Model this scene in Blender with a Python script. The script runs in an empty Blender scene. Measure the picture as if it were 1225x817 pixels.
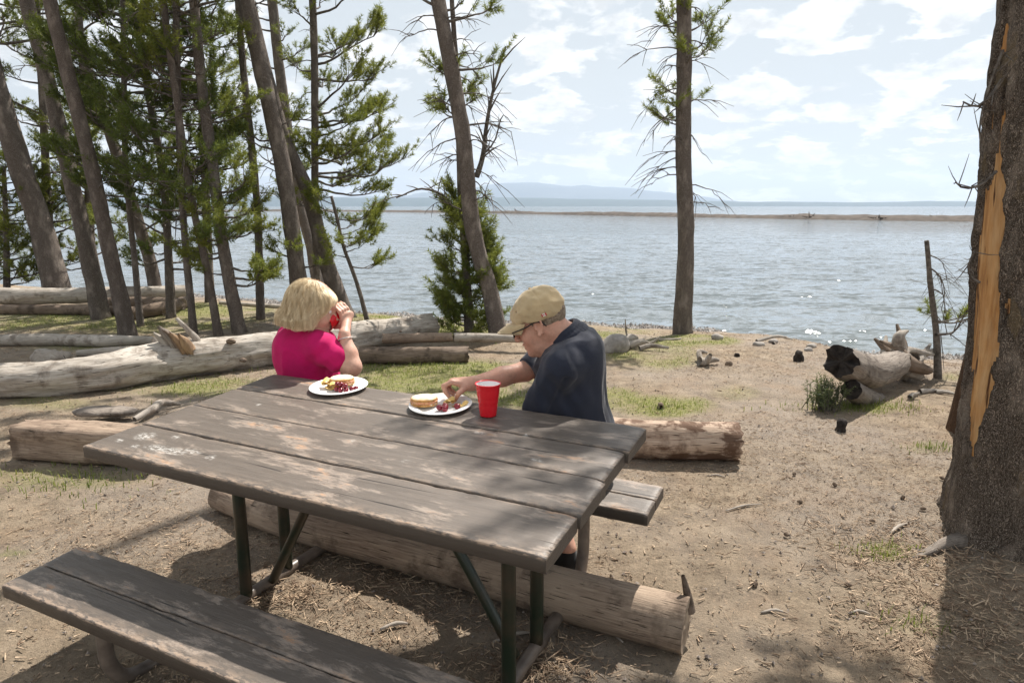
import bpy, math, random
import numpy as np
random.seed(7); RNG = np.random.default_rng(7)
S = bpy.context.scene
COL = S.collection
R = math.radians

# ---------------------------------------------------------------- camera, world, sun, exposure
F, PITCH, CAMH = 818.0, 0.1955, 1.5376
cd = bpy.data.cameras.new('camera'); cam = bpy.data.objects.new('camera', cd); COL.objects.link(cam)
cd.sensor_width = 36; cd.lens = F / 1225 * 36; cd.clip_start = 0.05; cd.clip_end = 40000
cam.location = (0, 0, CAMH); cam.rotation_euler = (math.pi / 2 - PITCH, 0, 0)
S.camera = cam
SUN = np.array([.36, .604, 1.0]); SUN /= np.linalg.norm(SUN)
SUN_EL = math.asin(SUN[2]); SUN_AZ = math.atan2(SUN[0], SUN[1])
w = bpy.data.worlds.new('World'); S.world = w; w.use_nodes = True
nt = w.node_tree; nt.nodes.clear()
def WN(t, **k):
    n = nt.nodes.new(t)
    for a, b in k.items(): setattr(n, a, b)
    return n
sky = WN('ShaderNodeTexSky', sky_type='NISHITA'); sky.sun_disc = False
sky.sun_elevation = SUN_EL; sky.sun_rotation = SUN_AZ; sky.altitude = 2300; sky.air_density = 1.0; sky.dust_density = 1.6; sky.ozone_density = .6
tc = WN('ShaderNodeTexCoord'); sep = WN('ShaderNodeSeparateXYZ')
nt.links.new(tc.outputs['Generated'], sep.inputs[0])
def wm(op, a, b=None, c=None):
    n = WN('ShaderNodeMath', operation=op)
    for i, v in enumerate((a, b, c)):
        if v is None: continue
        if isinstance(v, (int, float)): n.inputs[i].default_value = v
        else: nt.links.new(v, n.inputs[i])
    return n.outputs[0]
zz = wm('ADD', wm('MAXIMUM', sep.outputs[2], 0.0), 0.27)
cx = wm('DIVIDE', sep.outputs[0], zz); cy = wm('DIVIDE', sep.outputs[1], zz)
cmb = WN('ShaderNodeCombineXYZ'); nt.links.new(cx, cmb.inputs[0]); nt.links.new(cy, cmb.inputs[1]); cmb.inputs[2].default_value = 3.7
n1 = WN('ShaderNodeTexNoise'); n1.inputs['Scale'].default_value = 4.6; n1.inputs['Detail'].default_value = 9; n1.inputs['Roughness'].default_value = .55
n1.inputs['Distortion'].default_value = .25
nt.links.new(cmb.outputs[0], n1.inputs['Vector'])
n2 = WN('ShaderNodeTexNoise'); n2.inputs['Scale'].default_value = 9; n2.inputs['Detail'].default_value = 8; n2.inputs['Roughness'].default_value = .6
nt.links.new(cmb.outputs[0], n2.inputs['Vector'])
r1 = WN('ShaderNodeValToRGB'); r1.color_ramp.elements[0].position = .485; r1.color_ramp.elements[1].position = .54
nt.links.new(n1.outputs['Fac'], r1.inputs[0])
r2 = WN('ShaderNodeValToRGB')
r2.color_ramp.elements[0].position = .36; r2.color_ramp.elements[0].color = (7.3, 7.5, 7.6, 1)
r2.color_ramp.elements[1].position = .6; r2.color_ramp.elements[1].color = (11.2, 11.1, 10.9, 1)
nt.links.new(n2.outputs['Fac'], r2.inputs[0])
# thin high veil that whitens the blue everywhere, more towards the horizon
veil = wm('MULTIPLY_ADD', wm('SUBTRACT', 1.0, wm('MAXIMUM', sep.outputs[2], 0.0)), .50, .50)
mxv = WN('ShaderNodeMixRGB'); nt.links.new(veil, mxv.inputs[0]); nt.links.new(sky.outputs[0], mxv.inputs[1]); mxv.inputs[2].default_value = (6.9, 7.3, 7.4, 1)
mx = WN('ShaderNodeMixRGB'); nt.links.new(wm('MULTIPLY', r1.outputs[0], .85), mx.inputs[0]); nt.links.new(mxv.outputs[0], mx.inputs[1]); nt.links.new(r2.outputs[0], mx.inputs[2])
bg = WN('ShaderNodeBackground'); bg.inputs[1].default_value = 0.064; nt.links.new(mx.outputs[0], bg.inputs[0])
wo = WN('ShaderNodeOutputWorld'); nt.links.new(bg.outputs[0], wo.inputs[0])
ld = bpy.data.lights.new('sun', 'SUN'); ld.energy = 5.0; ld.angle = R(.53); ld.color = (1, .94, .86)
lo = bpy.data.objects.new('sun', ld); COL.objects.link(lo)
from mathutils import Vector
lo.rotation_euler = Vector(SUN).to_track_quat('Z', 'Y').to_euler(); lo.location = (20, 35, 50)
S.view_settings.view_transform = 'Standard'; S.view_settings.look = 'None'; S.view_settings.gamma = 1
S.view_settings.exposure = 0.78
S.cycles.max_bounces = 8; S.cycles.transparent_max_bounces = 8; S.cycles.volume_bounces = 0
S.cycles.use_denoising = True

# ---------------------------------------------------------------- helpers: projection
cp, sp = math.cos(PITCH), math.sin(PITCH)
def ray(px, py):
    u = (px - 612.5) / F; v = (408.5 - py) / F
    return np.array([u, cp + v * sp, -sp + v * cp])
C0 = np.array([0, 0, CAMH])
def W(px, py, Y):                      # the world point behind a photo pixel at distance Y
    d = ray(px, py); return C0 + d * (Y / d[1])
def PZ(px, py, z):
    d = ray(px, py); return C0 + d * ((z - CAMH) / d[2])
WL = -0.6                              # lake level
def hash3(i, j, k, s=0):
    n = (i.astype(np.int64) * 374761393 + j.astype(np.int64) * 668265263 + k.astype(np.int64) * 2147483647 + s * 1274126177) & 0xffffffff
    n = ((n ^ (n >> 13)) * 1274126177) & 0xffffffff
    n = (n ^ (n >> 16)) & 0xffffffff
    return n.astype(np.float64) / 4294967295.0
def vn(P, scale=1.0, s=0):             # value noise, -1..1
    P = np.asarray(P, float) * scale; I = np.floor(P).astype(int); f = P - I; f = f * f * (3 - 2 * f)
    x, y, z = I[..., 0], I[..., 1], I[..., 2]; r = 0
    for a in (0, 1):
        for b in (0, 1):
            for c in (0, 1):
                wgt = (f[..., 0] if a else 1 - f[..., 0]) * (f[..., 1] if b else 1 - f[..., 1]) * (f[..., 2] if c else 1 - f[..., 2])
                r = r + wgt * hash3(x + a, y + b, z + c, s)
    return r * 2 - 1
def fbm(P, scale, octv=3, s=0):
    r = 0; a = 1.0; t = 0
    for o in range(octv): r = r + a * vn(P, scale * 2 ** o, s + o); t += a; a *= .5
    return r / t

# shoreline, from its pixels, at lake level
SH = np.array([PZ(px, py, WL)[:2] for px, py in [(40, 345), (150, 347), (290, 356), (420, 372), (520, 380), (600, 384), (700, 386), (770, 388), (850, 394), (880, 404), (940, 410), (1040, 418), (1165, 428)]])
SH = np.vstack([[-400, 60], [-60, 30], [-25, 20], SH, [12, 8.8], [30, 6.0], [120, -10], [400, -60]])
SH = SH[np.argsort(SH[:, 0])]
def shore(x): return np.interp(x, SH[:, 0], SH[:, 1]) + .12 * np.sin(x * 2.1) + .08 * np.sin(x * 5.3 + 1)
def gz(x, y):
    x = np.asarray(x, float); y = np.asarray(y, float)
    d = (shore(x) - y) * .93
    t = np.clip(d / 4.6, 0, 1); land = WL + (0 - WL) * (t * t * (3 - 2 * t)) ** .8
    P = np.stack([x, y, x * 0], -1)
    und = (.035 * vn(P, .45, 3) + .016 * vn(P, 1.7, 4)) * np.clip(t * 1.5, 0, 1)
    far = .5 * np.clip((np.abs(x) - 14) / 20, 0, 1) * t
    return np.where(d > 0, land + und + far, WL + np.maximum(d * .16, -4))
def G(px, py):                         # the ground point behind a photo pixel
    d = ray(px, py); t = .5; prev = t
    while t < 200:
        P = C0 + d * t
        if P[2] < gz(P[0], P[1]): break
        prev = t; t *= 1.01
    a, b = prev, t
    for _ in range(25):
        m = (a + b) / 2; P = C0 + d * m
        if P[2] < gz(P[0], P[1]): b = m
        else: a = m
    P = C0 + d * b; P[2] = gz(P[0], P[1]); return P

# ---------------------------------------------------------------- helpers: objects
def setp(o, label=None, cat=None, group=None, kind=None):
    if label: o['label'] = label
    if cat: o['category'] = cat
    if group: o['group'] = group
    if kind: o['kind'] = kind
    return o
def thing(name, label, cat, loc, group=None):
    o = bpy.data.objects.new(name, None); COL.objects.link(o); o.location = tuple(float(v) for v in loc); o.empty_display_size = .1
    return setp(o, label, cat, group)
def wloc(p):
    l = np.zeros(3)
    while p is not None: l = l + np.array(p.location); p = p.parent
    return l
def mk(name, V, Fc, mat, parent=None, smooth=True, loc=None, uv=None, attr=None, mats=None, mi=None):
    """link one mesh; V in world coordinates; Fc an (n,3)/(n,4) array or a list of arrays"""
    V = np.asarray(V, float)
    if loc is None: loc = wloc(parent) if parent is not None else (V.mean(0) * [1, 1, 0] + [0, 0, V[:, 2].min()])
    base = np.asarray(loc, float)
    if not isinstance(Fc, list): Fc = [Fc]
    Fc = [np.asarray(f, dtype=np.int32) for f in Fc if len(f)]
    me = bpy.data.meshes.new(name)
    me.vertices.add(len(V)); me.vertices.foreach_set('co', (V - base).astype(np.float32).ravel())
    li = np.concatenate([f.ravel() for f in Fc]); lt = np.concatenate([np.full(len(f), f.shape[1], np.int32) for f in Fc])
    me.loops.add(len(li)); me.loops.foreach_set('vertex_index', li)
    me.polygons.add(len(lt)); me.polygons.foreach_set('loop_start', np.concatenate([[0], np.cumsum(lt)[:-1]]).astype(np.int32))
    me.polygons.foreach_set('loop_total', lt)
    me.polygons.foreach_set('use_smooth', np.full(len(lt), bool(smooth)))
    for m in (mats or [mat]): me.materials.append(m)
    if mi is not None: me.polygons.foreach_set('material_index', np.asarray(mi, np.int32))
    if uv is not None:
        u = me.uv_layers.new(name='UVMap'); u.data.foreach_set('uv', np.asarray(uv, np.float32)[li].ravel())
    if attr is not None:
        for k, v in attr.items():
            a = me.attributes.new(k, 'FLOAT', 'POINT'); a.data.foreach_set('value', np.asarray(v, np.float32))
    me.update(); me.validate()
    o = bpy.data.objects.new(name, me); COL.objects.link(o)
    if parent is not None:
        o.parent = parent; o.location = tuple(base - wloc(parent))
    else: o.location = tuple(base)
    return o
class B:
    """a pile of geometry that becomes one mesh"""
    def __init__(s): s.v = []; s.t = []; s.q = []; s.n = 0
    def add(s, V, T=None, Q=None):
        V = np.asarray(V, float).reshape(-1, 3)
        if T is not None and len(T): s.t.append(np.asarray(T) + s.n)
        if Q is not None and len(Q): s.q.append(np.asarray(Q) + s.n)
        s.v.append(V); s.n += len(V); return s
    def mesh(s, name, mat, parent=None, **k):
        Fc = []
        if s.t: Fc.append(np.concatenate(s.t))
        if s.q: Fc.append(np.concatenate(s.q))
        return mk(name, np.concatenate(s.v), Fc, mat, parent, **k)
def frames(P):
    P = np.asarray(P, float); T = np.gradient(P, axis=0); T /= np.linalg.norm(T, axis=1)[:, None] + 1e-12
    up = np.array([0, 0, 1.]) if abs(T[0, 2]) < .9 else np.array([1., 0, 0])
    N = np.empty_like(T); n = np.cross(T[0], np.cross(up, T[0])); n /= np.linalg.norm(n)
    for i in range(len(T)):
        n = n - T[i] * (n @ T[i]); n /= np.linalg.norm(n) + 1e-12; N[i] = n
    return T, N, np.cross(T, N)
def resample(P, rad, step):
    P = np.asarray(P, float); rad = np.asarray(rad, float)
    # Catmull-Rom through the points
    d = np.r_[0, np.cumsum(np.linalg.norm(np.diff(P, axis=0), axis=1))]
    n = max(3, int(d[-1] / step) + 1); q = np.linspace(0, d[-1], n)
    if len(P) > 2:
        m = np.gradient(P, d, axis=0); i = np.clip(np.searchsorted(d, q, 'right') - 1, 0, len(P) - 2)
        h = (d[i + 1] - d[i])[:, None]; t = ((q - d[i]) / h[:, 0])[:, None]
        Q = (2 * t**3 - 3 * t**2 + 1) * P[i] + (t**3 - 2 * t**2 + t) * h * m[i] + (-2 * t**3 + 3 * t**2) * P[i + 1] + (t**3 - t**2) * h * m[i + 1]
    else: Q = P[0] + (P[-1] - P[0]) * (q / d[-1])[:, None]
    return Q, np.interp(q, d, rad)
def tube(b, P, rad, n=10, step=None, cap=True, noise=0, nscale=3, stretch=.25, seed=0, cut=None):
    """tapered tube; noise = radial relief as a fraction of the radius"""
    P = np.asarray(P, float); rad = np.full(len(P), rad, float) if np.isscalar(rad) else np.asarray(rad, float)
    if step: P, rad = resample(P, rad, step)
    T, N, M = frames(P); a = np.arange(n) * 2 * np.pi / n
    ring = np.cos(a)[None, :, None] * N[:, None] + np.sin(a)[None, :, None] * M[:, None]
    L = np.r_[0, np.cumsum(np.linalg.norm(np.diff(P, axis=0), axis=1))]
    rr = np.repeat(rad[:, None], n, 1)
    if noise:
        q = np.stack([np.cos(a)[None] + 0 * L[:, None], np.sin(a)[None] + 0 * L[:, None], L[:, None] / max(rad.max(), 1e-6) * stretch + 0 * a[None]], -1)
        rr = rr * (1 + noise * fbm(q, nscale, 4, seed))
    V = P[:, None] + ring * rr[..., None]
    m = len(P); i = np.arange(m - 1)[:, None] * n; j = np.arange(n)[None]; k = (j + 1) % n
    Q = np.stack([i + j, i + k, i + n + k, i + n + j], -1).reshape(-1, 4)
    V = V.reshape(-1, 3); Tt = []
    if cap:
        c0 = len(V); V = np.vstack([V, P[0] - T[0] * rad[0] * .04, P[-1] + T[-1] * rad[-1] * .04])
        jj = np.arange(n); Tt = np.vstack([np.stack([np.full(n, c0), (jj + 1) % n, jj], 1), np.stack([np.full(n, c0 + 1), (m - 1) * n + jj, (m - 1) * n + (jj + 1) % n], 1)])
    b.add(V, Tt, Q); return b
def prisms(b, P0, P1, r0, r1):
    """many straight 3-sided twigs at once"""
    P0 = np.asarray(P0, float); P1 = np.asarray(P1, float); n = len(P0)
    if not n: return
    T = P1 - P0; T /= np.linalg.norm(T, axis=1)[:, None] + 1e-9
    ref = np.where(np.abs(T[:, 2:3]) < .9, np.array([[0, 0, 1.]]), np.array([[1., 0, 0]]))
    N = np.cross(T, ref); N /= np.linalg.norm(N, axis=1)[:, None]; M = np.cross(T, N)
    V = []
    for P, r in ((P0, r0), (P1, r1)):
        r = np.broadcast_to(r, n)[:, None]
        for k in range(3): V.append(P + r * (math.cos(k * 2.094) * N + math.sin(k * 2.094) * M))
    V = np.stack(V, 1).reshape(-1, 3); o = np.arange(n)[:, None] * 6
    Q = np.concatenate([o + np.array([[k, (k + 1) % 3, 3 + (k + 1) % 3, 3 + k]]) for k in range(3)])
    b.add(V, None, Q)
def lathe(b, c, prof, n=32, axis=None, noise=0):
    """prof = [(radius, height)]"""
    a = np.arange(n) * 2 * np.pi / n; c = np.asarray(c, float)
    z = np.array([0, 0, 1.]) if axis is None else np.asarray(axis, float) / np.linalg.norm(axis)
    x = np.cross([0, 1, 0.], z); x = x / np.linalg.norm(x) if np.linalg.norm(x) > 1e-6 else np.array([1., 0, 0]); y = np.cross(z, x)
    V = np.array([c + z * h + r * (x * math.cos(t) + y * math.sin(t)) for r, h in prof for t in a])
    m = len(prof); i = np.arange(m - 1)[:, None] * n; j = np.arange(n)[None]; k = (j + 1) % n
    Q = np.stack([i + j, i + k, i + n + k, i + n + j], -1).reshape(-1, 4); b.add(V, None, Q); return b

# ---- signed distance modelling and surface nets
def E(c, r, k=.02, ax=None, s=1):      # ellipsoid; ax = 3x3 rows of local axes
    return ('e', np.asarray(c, float), np.asarray(r, float), k, None if ax is None else np.asarray(ax, float), s)
def Cn(p0, p1, r0, r1, k=.02, s=1):    # tapered capsule
    return ('c', np.asarray(p0, float), np.asarray(p1, float), (r0, r1), k, s)
def sdf(P, prims):
    d = np.full(len(P), 10.0, np.float32)
    for p in prims:
        if p[0] == 'e':
            q = P - p[1]
            if p[4] is not None: q = q @ p[4].T
            k0 = np.linalg.norm(q / p[2], axis=1); k1 = np.linalg.norm(q / p[2]**2, axis=1) + 1e-9
            e = k0 * (k0 - 1) / k1; e = np.where(k0 < .05, -p[2].min(), e); k = p[3]; s = p[5]
        else:
            ab = p[2] - p[1]; t = np.clip(((P - p[1]) @ ab) / (ab @ ab), 0, 1)
            e = np.linalg.norm(P - p[1] - t[:, None] * ab, axis=1) - (p[3][0] + (p[3][1] - p[3][0]) * t); k = p[4]; s = p[5]
        if s > 0:
            h = np.clip(.5 + .5 * (d - e) / k, 0, 1); d = d + (e - d) * h - k * h * (1 - h)
        else:
            h = np.clip(.5 - .5 * (d + e) / k, 0, 1); d = d + (-e - d) * h + k * h * (1 - h)
    return d
def nets(prims, h, disp=None, pad=.03, fn=None):
    lo = np.array([1e9] * 3); hi = -lo
    for p in prims:
        if p[-1] < 0: continue
        if p[0] == 'e': m = np.full(3, p[2].max()) if p[4] is not None else p[2]; a, b_ = p[1] - m, p[1] + m
        else: m = max(p[3]); a, b_ = np.minimum(p[1], p[2]) - m, np.maximum(p[1], p[2]) + m
        lo = np.minimum(lo, a); hi = np.maximum(hi, b_)
    lo -= pad; hi += pad; Bk = 8
    nb = np.ceil((hi - lo) / (h * Bk)).astype(int); n = nb * Bk
    f = fn or (lambda P: sdf(P, prims))
    bc = np.stack(np.meshgrid(*[np.arange(k) for k in nb], indexing='ij'), -1).reshape(-1, 3)
    dc = f(lo + (bc + .5) * Bk * h)
    D = np.repeat(np.repeat(np.repeat(dc.reshape(nb), Bk, 0), Bk, 1), Bk, 2).astype(np.float32)
    act = bc[np.abs(dc) < Bk * h * 1.5 + .012]
    off = np.stack(np.meshgrid(*[np.arange(Bk)] * 3, indexing='ij'), -1).reshape(-1, 3)
    for c in range(0, len(act), 400):
        I = (act[c:c + 400, None] * Bk + off[None]).reshape(-1, 3); P = lo + I * h; v = f(P)
        if disp is not None: v = v - disp(P)
        D[I[:, 0], I[:, 1], I[:, 2]] = v
    D[0] = D[-1] = 1; D[:, 0] = D[:, -1] = 1; D[:, :, 0] = D[:, :, -1] = 1
    sg = D < 0
    acc = np.zeros(tuple(np.array(D.shape) - 1) + (3,), np.float32); cnt = np.zeros(np.array(D.shape) - 1, np.float32)
    for ax in range(3):
        o1, o2 = [a for a in range(3) if a != ax]
        for u in (0, 1):
            for v in (0, 1):
                s0 = [slice(0, -1)] * 3; s1 = [slice(0, -1)] * 3; s1[ax] = slice(1, None)
                for (o, t) in ((o1, u), (o2, v)):
                    sl = slice(1, None) if t else slice(0, -1); s0[o] = sl; s1[o] = sl
                a, b_ = D[tuple(s0)], D[tuple(s1)]; m = (a < 0) != (b_ < 0)
                t = np.where(m, a / np.where(m, a - b_, 1), 0)
                acc[..., ax][m] += t[m]; acc[..., o1][m] += u; acc[..., o2][m] += v; cnt[m] += 1
    ok = cnt > 0; idx = np.full(cnt.shape, -1, np.int64); idx[ok] = np.arange(ok.sum())
    V = (np.argwhere(ok) + acc[ok] / cnt[ok][:, None]) * h + lo
    Qs = []
    for ax in range(3):
        o1, o2 = [(1, 2), (2, 0), (0, 1)][ax]
        s0 = [slice(1, -1)] * 3; s1 = [slice(1, -1)] * 3; s0[ax] = slice(0, -1); s1[ax] = slice(1, None)
        a, b_ = sg[tuple(s0)], sg[tuple(s1)]
        for flip, m in ((0, a & ~b_), (1, ~a & b_)):
            I = np.argwhere(m)
            if not len(I): continue
            I[:, o1] += 1; I[:, o2] += 1
            def g(d1, d2):
                J = I.copy(); J[:, o1] -= d1; J[:, o2] -= d2; return idx[J[:, 0], J[:, 1], J[:, 2]]
            q = np.stack([g(1, 1), g(0, 1), g(0, 0), g(1, 0)], 1)
            Qs.append(q[:, ::-1] if flip else q)
    return V, np.concatenate(Qs)
def blob(name, prims, h, mat, parent=None, disp=None, **k):
    V, Q = nets(prims, h, disp); return mk(name, V, Q, mat, parent, **k)

# ---------------------------------------------------------------- materials
class NT:
    def __init__(s, name):
        s.m = bpy.data.materials.new(name); s.m.use_nodes = True; s.t = s.m.node_tree; s.t.nodes.clear()
        s.out = s.t.nodes.new('ShaderNodeOutputMaterial')
    def n(s, t, ins=None, **k):
        x = s.t.nodes.new(t)
        for a, b in k.items(): setattr(x, a, b)
        for a, b in (ins or {}).items():
            if hasattr(b, 'is_output') or isinstance(b, bpy.types.NodeSocket): s.t.links.new(b, x.inputs[a])
            else: x.inputs[a].default_value = b
        return x
    def coord(s, scale=(1, 1, 1), kind='Object'):
        c = s.n('ShaderNodeTexCoord'); m = s.n('ShaderNodeMapping', {'Vector': c.outputs[kind], 'Scale': scale}); return m.outputs[0]
    def noise(s, vec, scale, detail=5, rough=.6, dist=0):
        return s.n('ShaderNodeTexNoise', {'Vector': vec, 'Scale': scale, 'Detail': detail, 'Roughness': rough, 'Distortion': dist}).outputs['Fac']
    def ramp(s, fac, stops, interp='LINEAR'):
        x = s.n('ShaderNodeValToRGB', {0: fac}); r = x.color_ramp; r.interpolation = interp
        while len(r.elements) < len(stops): r.elements.new(.5)
        for e, (p, c) in zip(r.elements, stops):
            e.position = p; e.color = (c, c, c, 1) if isinstance(c, (int, float)) else (*c, 1)
        return x.outputs[0]
    def mix(s, f, a, b, mode='MIX'):
        x = s.n('ShaderNodeMixRGB', {0: f}, blend_type=mode)
        for i, v in ((1, a), (2, b)):
            if isinstance(v, bpy.types.NodeSocket): s.t.links.new(v, x.inputs[i])
            else: x.inputs[i].default_value = (*v, 1)
        return x.outputs[0]
    def math(s, op, a, b=0.0, c=0.0):
        return s.n('ShaderNodeMath', {0: a, 1: b, 2: c}, operation=op).outputs[0]
    def bump(s, h, strength=.5, dist=.01, normal=None):
        d = {'Height': h, 'Strength': strength, 'Distance': dist}
        if normal is not None: d['Normal'] = normal
        return s.n('ShaderNodeBump', d).outputs[0]
    def bsdf(s, col, rough=.8, normal=None, spec=.5, **k):
        d = {'Roughness': rough, 'Specular IOR Level': spec}
        d['Base Color'] = col if isinstance(col, bpy.types.NodeSocket) else (*col, 1)
        if normal is not None: d['Normal'] = normal
        d.update(k); x = s.n('ShaderNodeBsdfPrincipled', d); s.t.links.new(x.outputs[0], s.out.inputs[0]); return x
def simple(name, c1, c2, scale=8, rough=.7, bs=.3, bd=.003, stretch=(1, 1, 1), spec=.3, mid=(.35, .65), bscale=None):
    t = NT(name); v = t.coord(stretch); n = t.noise(v, scale, 6)
    c = t.ramp(n, [(mid[0], c1), (mid[1], c2)]); b = t.noise(v, bscale or scale * 3, 5)
    t.bsdf(c, rough, t.bump(b, bs, bd), spec); return t.m

def bark_mat(name, dark, light, scale=9, patch=None, bd=.02, ck=.8):
    t = NT(name); v = t.coord((1, 1, .45)); wv = t.n('ShaderNodeVectorMath', {0: v, 1: t.n('ShaderNodeTexNoise', {'Vector': v, 'Scale': scale * .6, 'Detail': 3}).outputs['Color']}, operation='ADD').outputs[0]
    vo = t.n('ShaderNodeTexVoronoi', {'Vector': wv, 'Scale': scale}, feature='DISTANCE_TO_EDGE').outputs['Distance']
    crack = t.ramp(vo, [(0, 0), (.22, 1)]); fine = t.noise(v, scale * 7, 6, .7); big = t.noise(v, scale * .4, 4)
    base = t.ramp(fine, [(.3, dark), (.55, tuple((a + b) / 2 for a, b in zip(dark, light))), (.75, light)])
    c = t.mix(crack, tuple(x * ck for x in dark), base)
    c = t.mix(t.ramp(big, [(.5, 0), (.7, .55)]), c, tuple(min(1, x * 1.25) for x in light))
    if patch: c = t.mix(t.ramp(t.noise(v, scale * .35, 3), [(.60, 0), (.66, .7)]), c, patch)
    hgt = t.math('ADD', t.math('MULTIPLY', crack, .8), t.math('MULTIPLY', fine, .7))
    t.bsdf(c, .95, t.bump(hgt, .9, bd), .15); return t.m
M_bark = bark_mat('pine_bark', (.15, .122, .105), (.41, .36, .315), 22, bd=.012)
M_bark2 = bark_mat('pale_bark', (.14, .112, .095), (.38, .325, .28), 26, bd=.01)
M_bark_big = bark_mat('scaly_bark', (.17, .13, .10), (.58, .48, .385), 26, patch=(.29, .22, .13), bd=.03, ck=.42)
def deadwood(name, c1, c2, c3, scale=14, patchy=False):
    t = NT(name); v = t.coord((1, 1, 1), 'UV'); vs = t.n('ShaderNodeMapping', {'Vector': v, 'Scale': (1.2, 14, 1)}).outputs[0]
    g = t.noise(vs, scale * .35, 8, .7, .3); big = t.noise(t.coord((1, 1, 1)), 2.4, 4); sp_ = t.noise(t.coord(), 38, 5, .7)
    c = t.ramp(g, [(.25, c1), (.48, c2), (.7, c3)])
    c = t.mix(t.ramp(big, [(.42, 0), (.68, .55)]), c, tuple(x * 1.15 for x in c3))
    c = t.mix(t.ramp(t.noise(t.coord((1, 1, 1)), 5.5, 6, .65), [(.52, 0), (.64, .75)]), c, c1)
    crk = t.ramp(t.noise(vs, scale * .55, 3, .5, .2), [(.30, 0), (.37, 1)]); c = t.mix(crk, tuple(x * .35 for x in c1), c)
    c = t.mix(t.ramp(sp_, [(.62, 0), (.72, .5)]), c, c1)
    if patchy: c = t.mix(t.ramp(t.noise(t.coord((.8, .8, 2.2)), 4.2, 6, .65, .4), [(.50, 0), (.56, .9)]), c, (.10, .055, .035))
    t.bsdf(c, .85, t.bump(t.math('ADD', t.math('MULTIPLY', g, .6), crk), .8, .008), .2); return t.m
M_drift = deadwood('grey_driftwood', (.15, .12, .095), (.34, .30, .255), (.50, .46, .41))
M_drift_warm = deadwood('tan_driftwood', (.095, .066, .048), (.24, .175, .13), (.38, .30, .225))
M_drift_dark = deadwood('dark_old_log', (.055, .04, .03), (.15, .11, .08), (.27, .21, .165))
M_char = simple('charred_wood', (.012, .010, .009), (.05, .04, .034), 20, .9, .8, .01)
M_patchy = deadwood('tan_log_with_bark', (.12, .07, .045), (.34, .245, .18), (.52, .41, .32), patchy=True)
M_drift_mid = deadwood('brown_grey_driftwood', (.075, .06, .05), (.19, .16, .135), (.33, .29, .25))
M_root = deadwood('root_wood', (.13, .10, .08), (.31, .27, .23), (.47, .43, .38))
def rawwood():
    t = NT('raw_orange_wood'); v = t.coord((1, 1, .10)); g = t.noise(v, 26, 7, .7, .3); big = t.noise(t.coord((1, 1, .35)), 5, 4); c = t.ramp(g, [(.32, (.26, .115, .040)), (.5, (.46, .235, .085)), (.7, (.62, .36, .155))])
    c = t.mix(t.ramp(big, [(.5, 0), (.68, .7)]), c, (.60, .43, .24)); crk = t.ramp(t.noise(v, 34, 3, .5), [(.33, 0), (.40, 1)]); c = t.mix(crk, (.10, .045, .02), c)
    t.bsdf(c, .75, t.bump(t.math('ADD', g, t.math('MULTIPLY', crk, .8)), .9, .01), .2); return t.m
M_rawwood = rawwood()
M_branch = simple('bare_branch_bark', (.055, .045, .038), (.17, .15, .13), 30, .9)
def needle_mat(name, c1, c2, c3, tr=.45):
    t = NT(name); v = t.coord(); g = t.noise(v, 1.6, 3); f = t.noise(v, 21, 2)
    c = t.ramp(g, [(.35, c1), (.6, c2)]); c = t.mix(t.ramp(f, [(.45, 0), (.75, .8)]), c, c3)
    p = t.n('ShaderNodeBsdfPrincipled', {'Base Color': c, 'Roughness': .55, 'Specular IOR Level': .25})
    tl = t.n('ShaderNodeBsdfTranslucent', {'Color': t.mix(.5, c, (.22, .25, .03))})
    mx = t.n('ShaderNodeMixShader', {0: tr, 1: p.outputs[0], 2: tl.outputs[0]}); t.t.links.new(mx.outputs[0], t.out.inputs[0]); return t.m
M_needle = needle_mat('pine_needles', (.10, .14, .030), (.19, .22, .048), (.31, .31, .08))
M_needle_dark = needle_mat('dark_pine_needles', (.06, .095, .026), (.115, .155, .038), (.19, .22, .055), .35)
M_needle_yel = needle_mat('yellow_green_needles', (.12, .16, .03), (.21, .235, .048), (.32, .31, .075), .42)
M_grass = needle_mat('grass_blades', (.10, .15, .03), (.20, .25, .06), (.36, .32, .13), .4)
M_sage = needle_mat('sage_leaves', (.07, .10, .05), (.13, .16, .08), (.20, .22, .12), .3)
def skin_mat(name, c):
    t = NT(name); v = t.coord(); n = t.noise(v, 60, 5, .7); b = t.noise(v, 17, 5, .65)
    col = t.ramp(n, [(.3, tuple(x * .74 for x in c)), (.7, c)]); col = t.mix(t.ramp(b, [(.45, 0), (.7, .35)]), col, (c[0] * 1.02, c[1] * .72, c[2] * .66))
    t.bsdf(col, .5, t.bump(t.noise(v, 160, 3), .25, .0015), .4, **{'Subsurface Weight': .05, 'Subsurface Radius': (.012, .005, .003), 'Subsurface Scale': 1.0}); return t.m
M_skin_m = skin_mat('ruddy_skin', (.60, .335, .245)); M_skin_w = skin_mat('fair_skin', (.64, .385, .29))
def cloth(name, c, rough=.85, sheen=.2):
    t = NT(name); v = t.coord(); n = t.noise(v, 9, 4); f = t.noise(v, 260, 2)
    col = t.ramp(n, [(.35, tuple(x * .85 for x in c)), (.65, tuple(x * 1.1 for x in c))])
    t.bsdf(col, rough, t.bump(t.math('ADD', t.math('MULTIPLY', n, 1.0), t.math('MULTIPLY', f, .12)), .35, .012), .25, **{'Sheen Weight': sheen}); return t.m
M_navy = cloth('navy_polo_cotton', (.020, .024, .040)); M_pink = cloth('magenta_cotton', (.50, .006, .11), .85, .05)
M_khaki = cloth('khaki_twill', (.47, .36, .21)); M_shorts = cloth('grey_shorts_cloth', (.10, .095, .085)); M_jeans = cloth('blue_denim', (.05, .075, .13))
M_shoe = cloth('black_shoe', (.015, .015, .016)); M_black = simple('black_plastic', (.01, .01, .01), (.014, .014, .014), 5, .3, 0)
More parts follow.
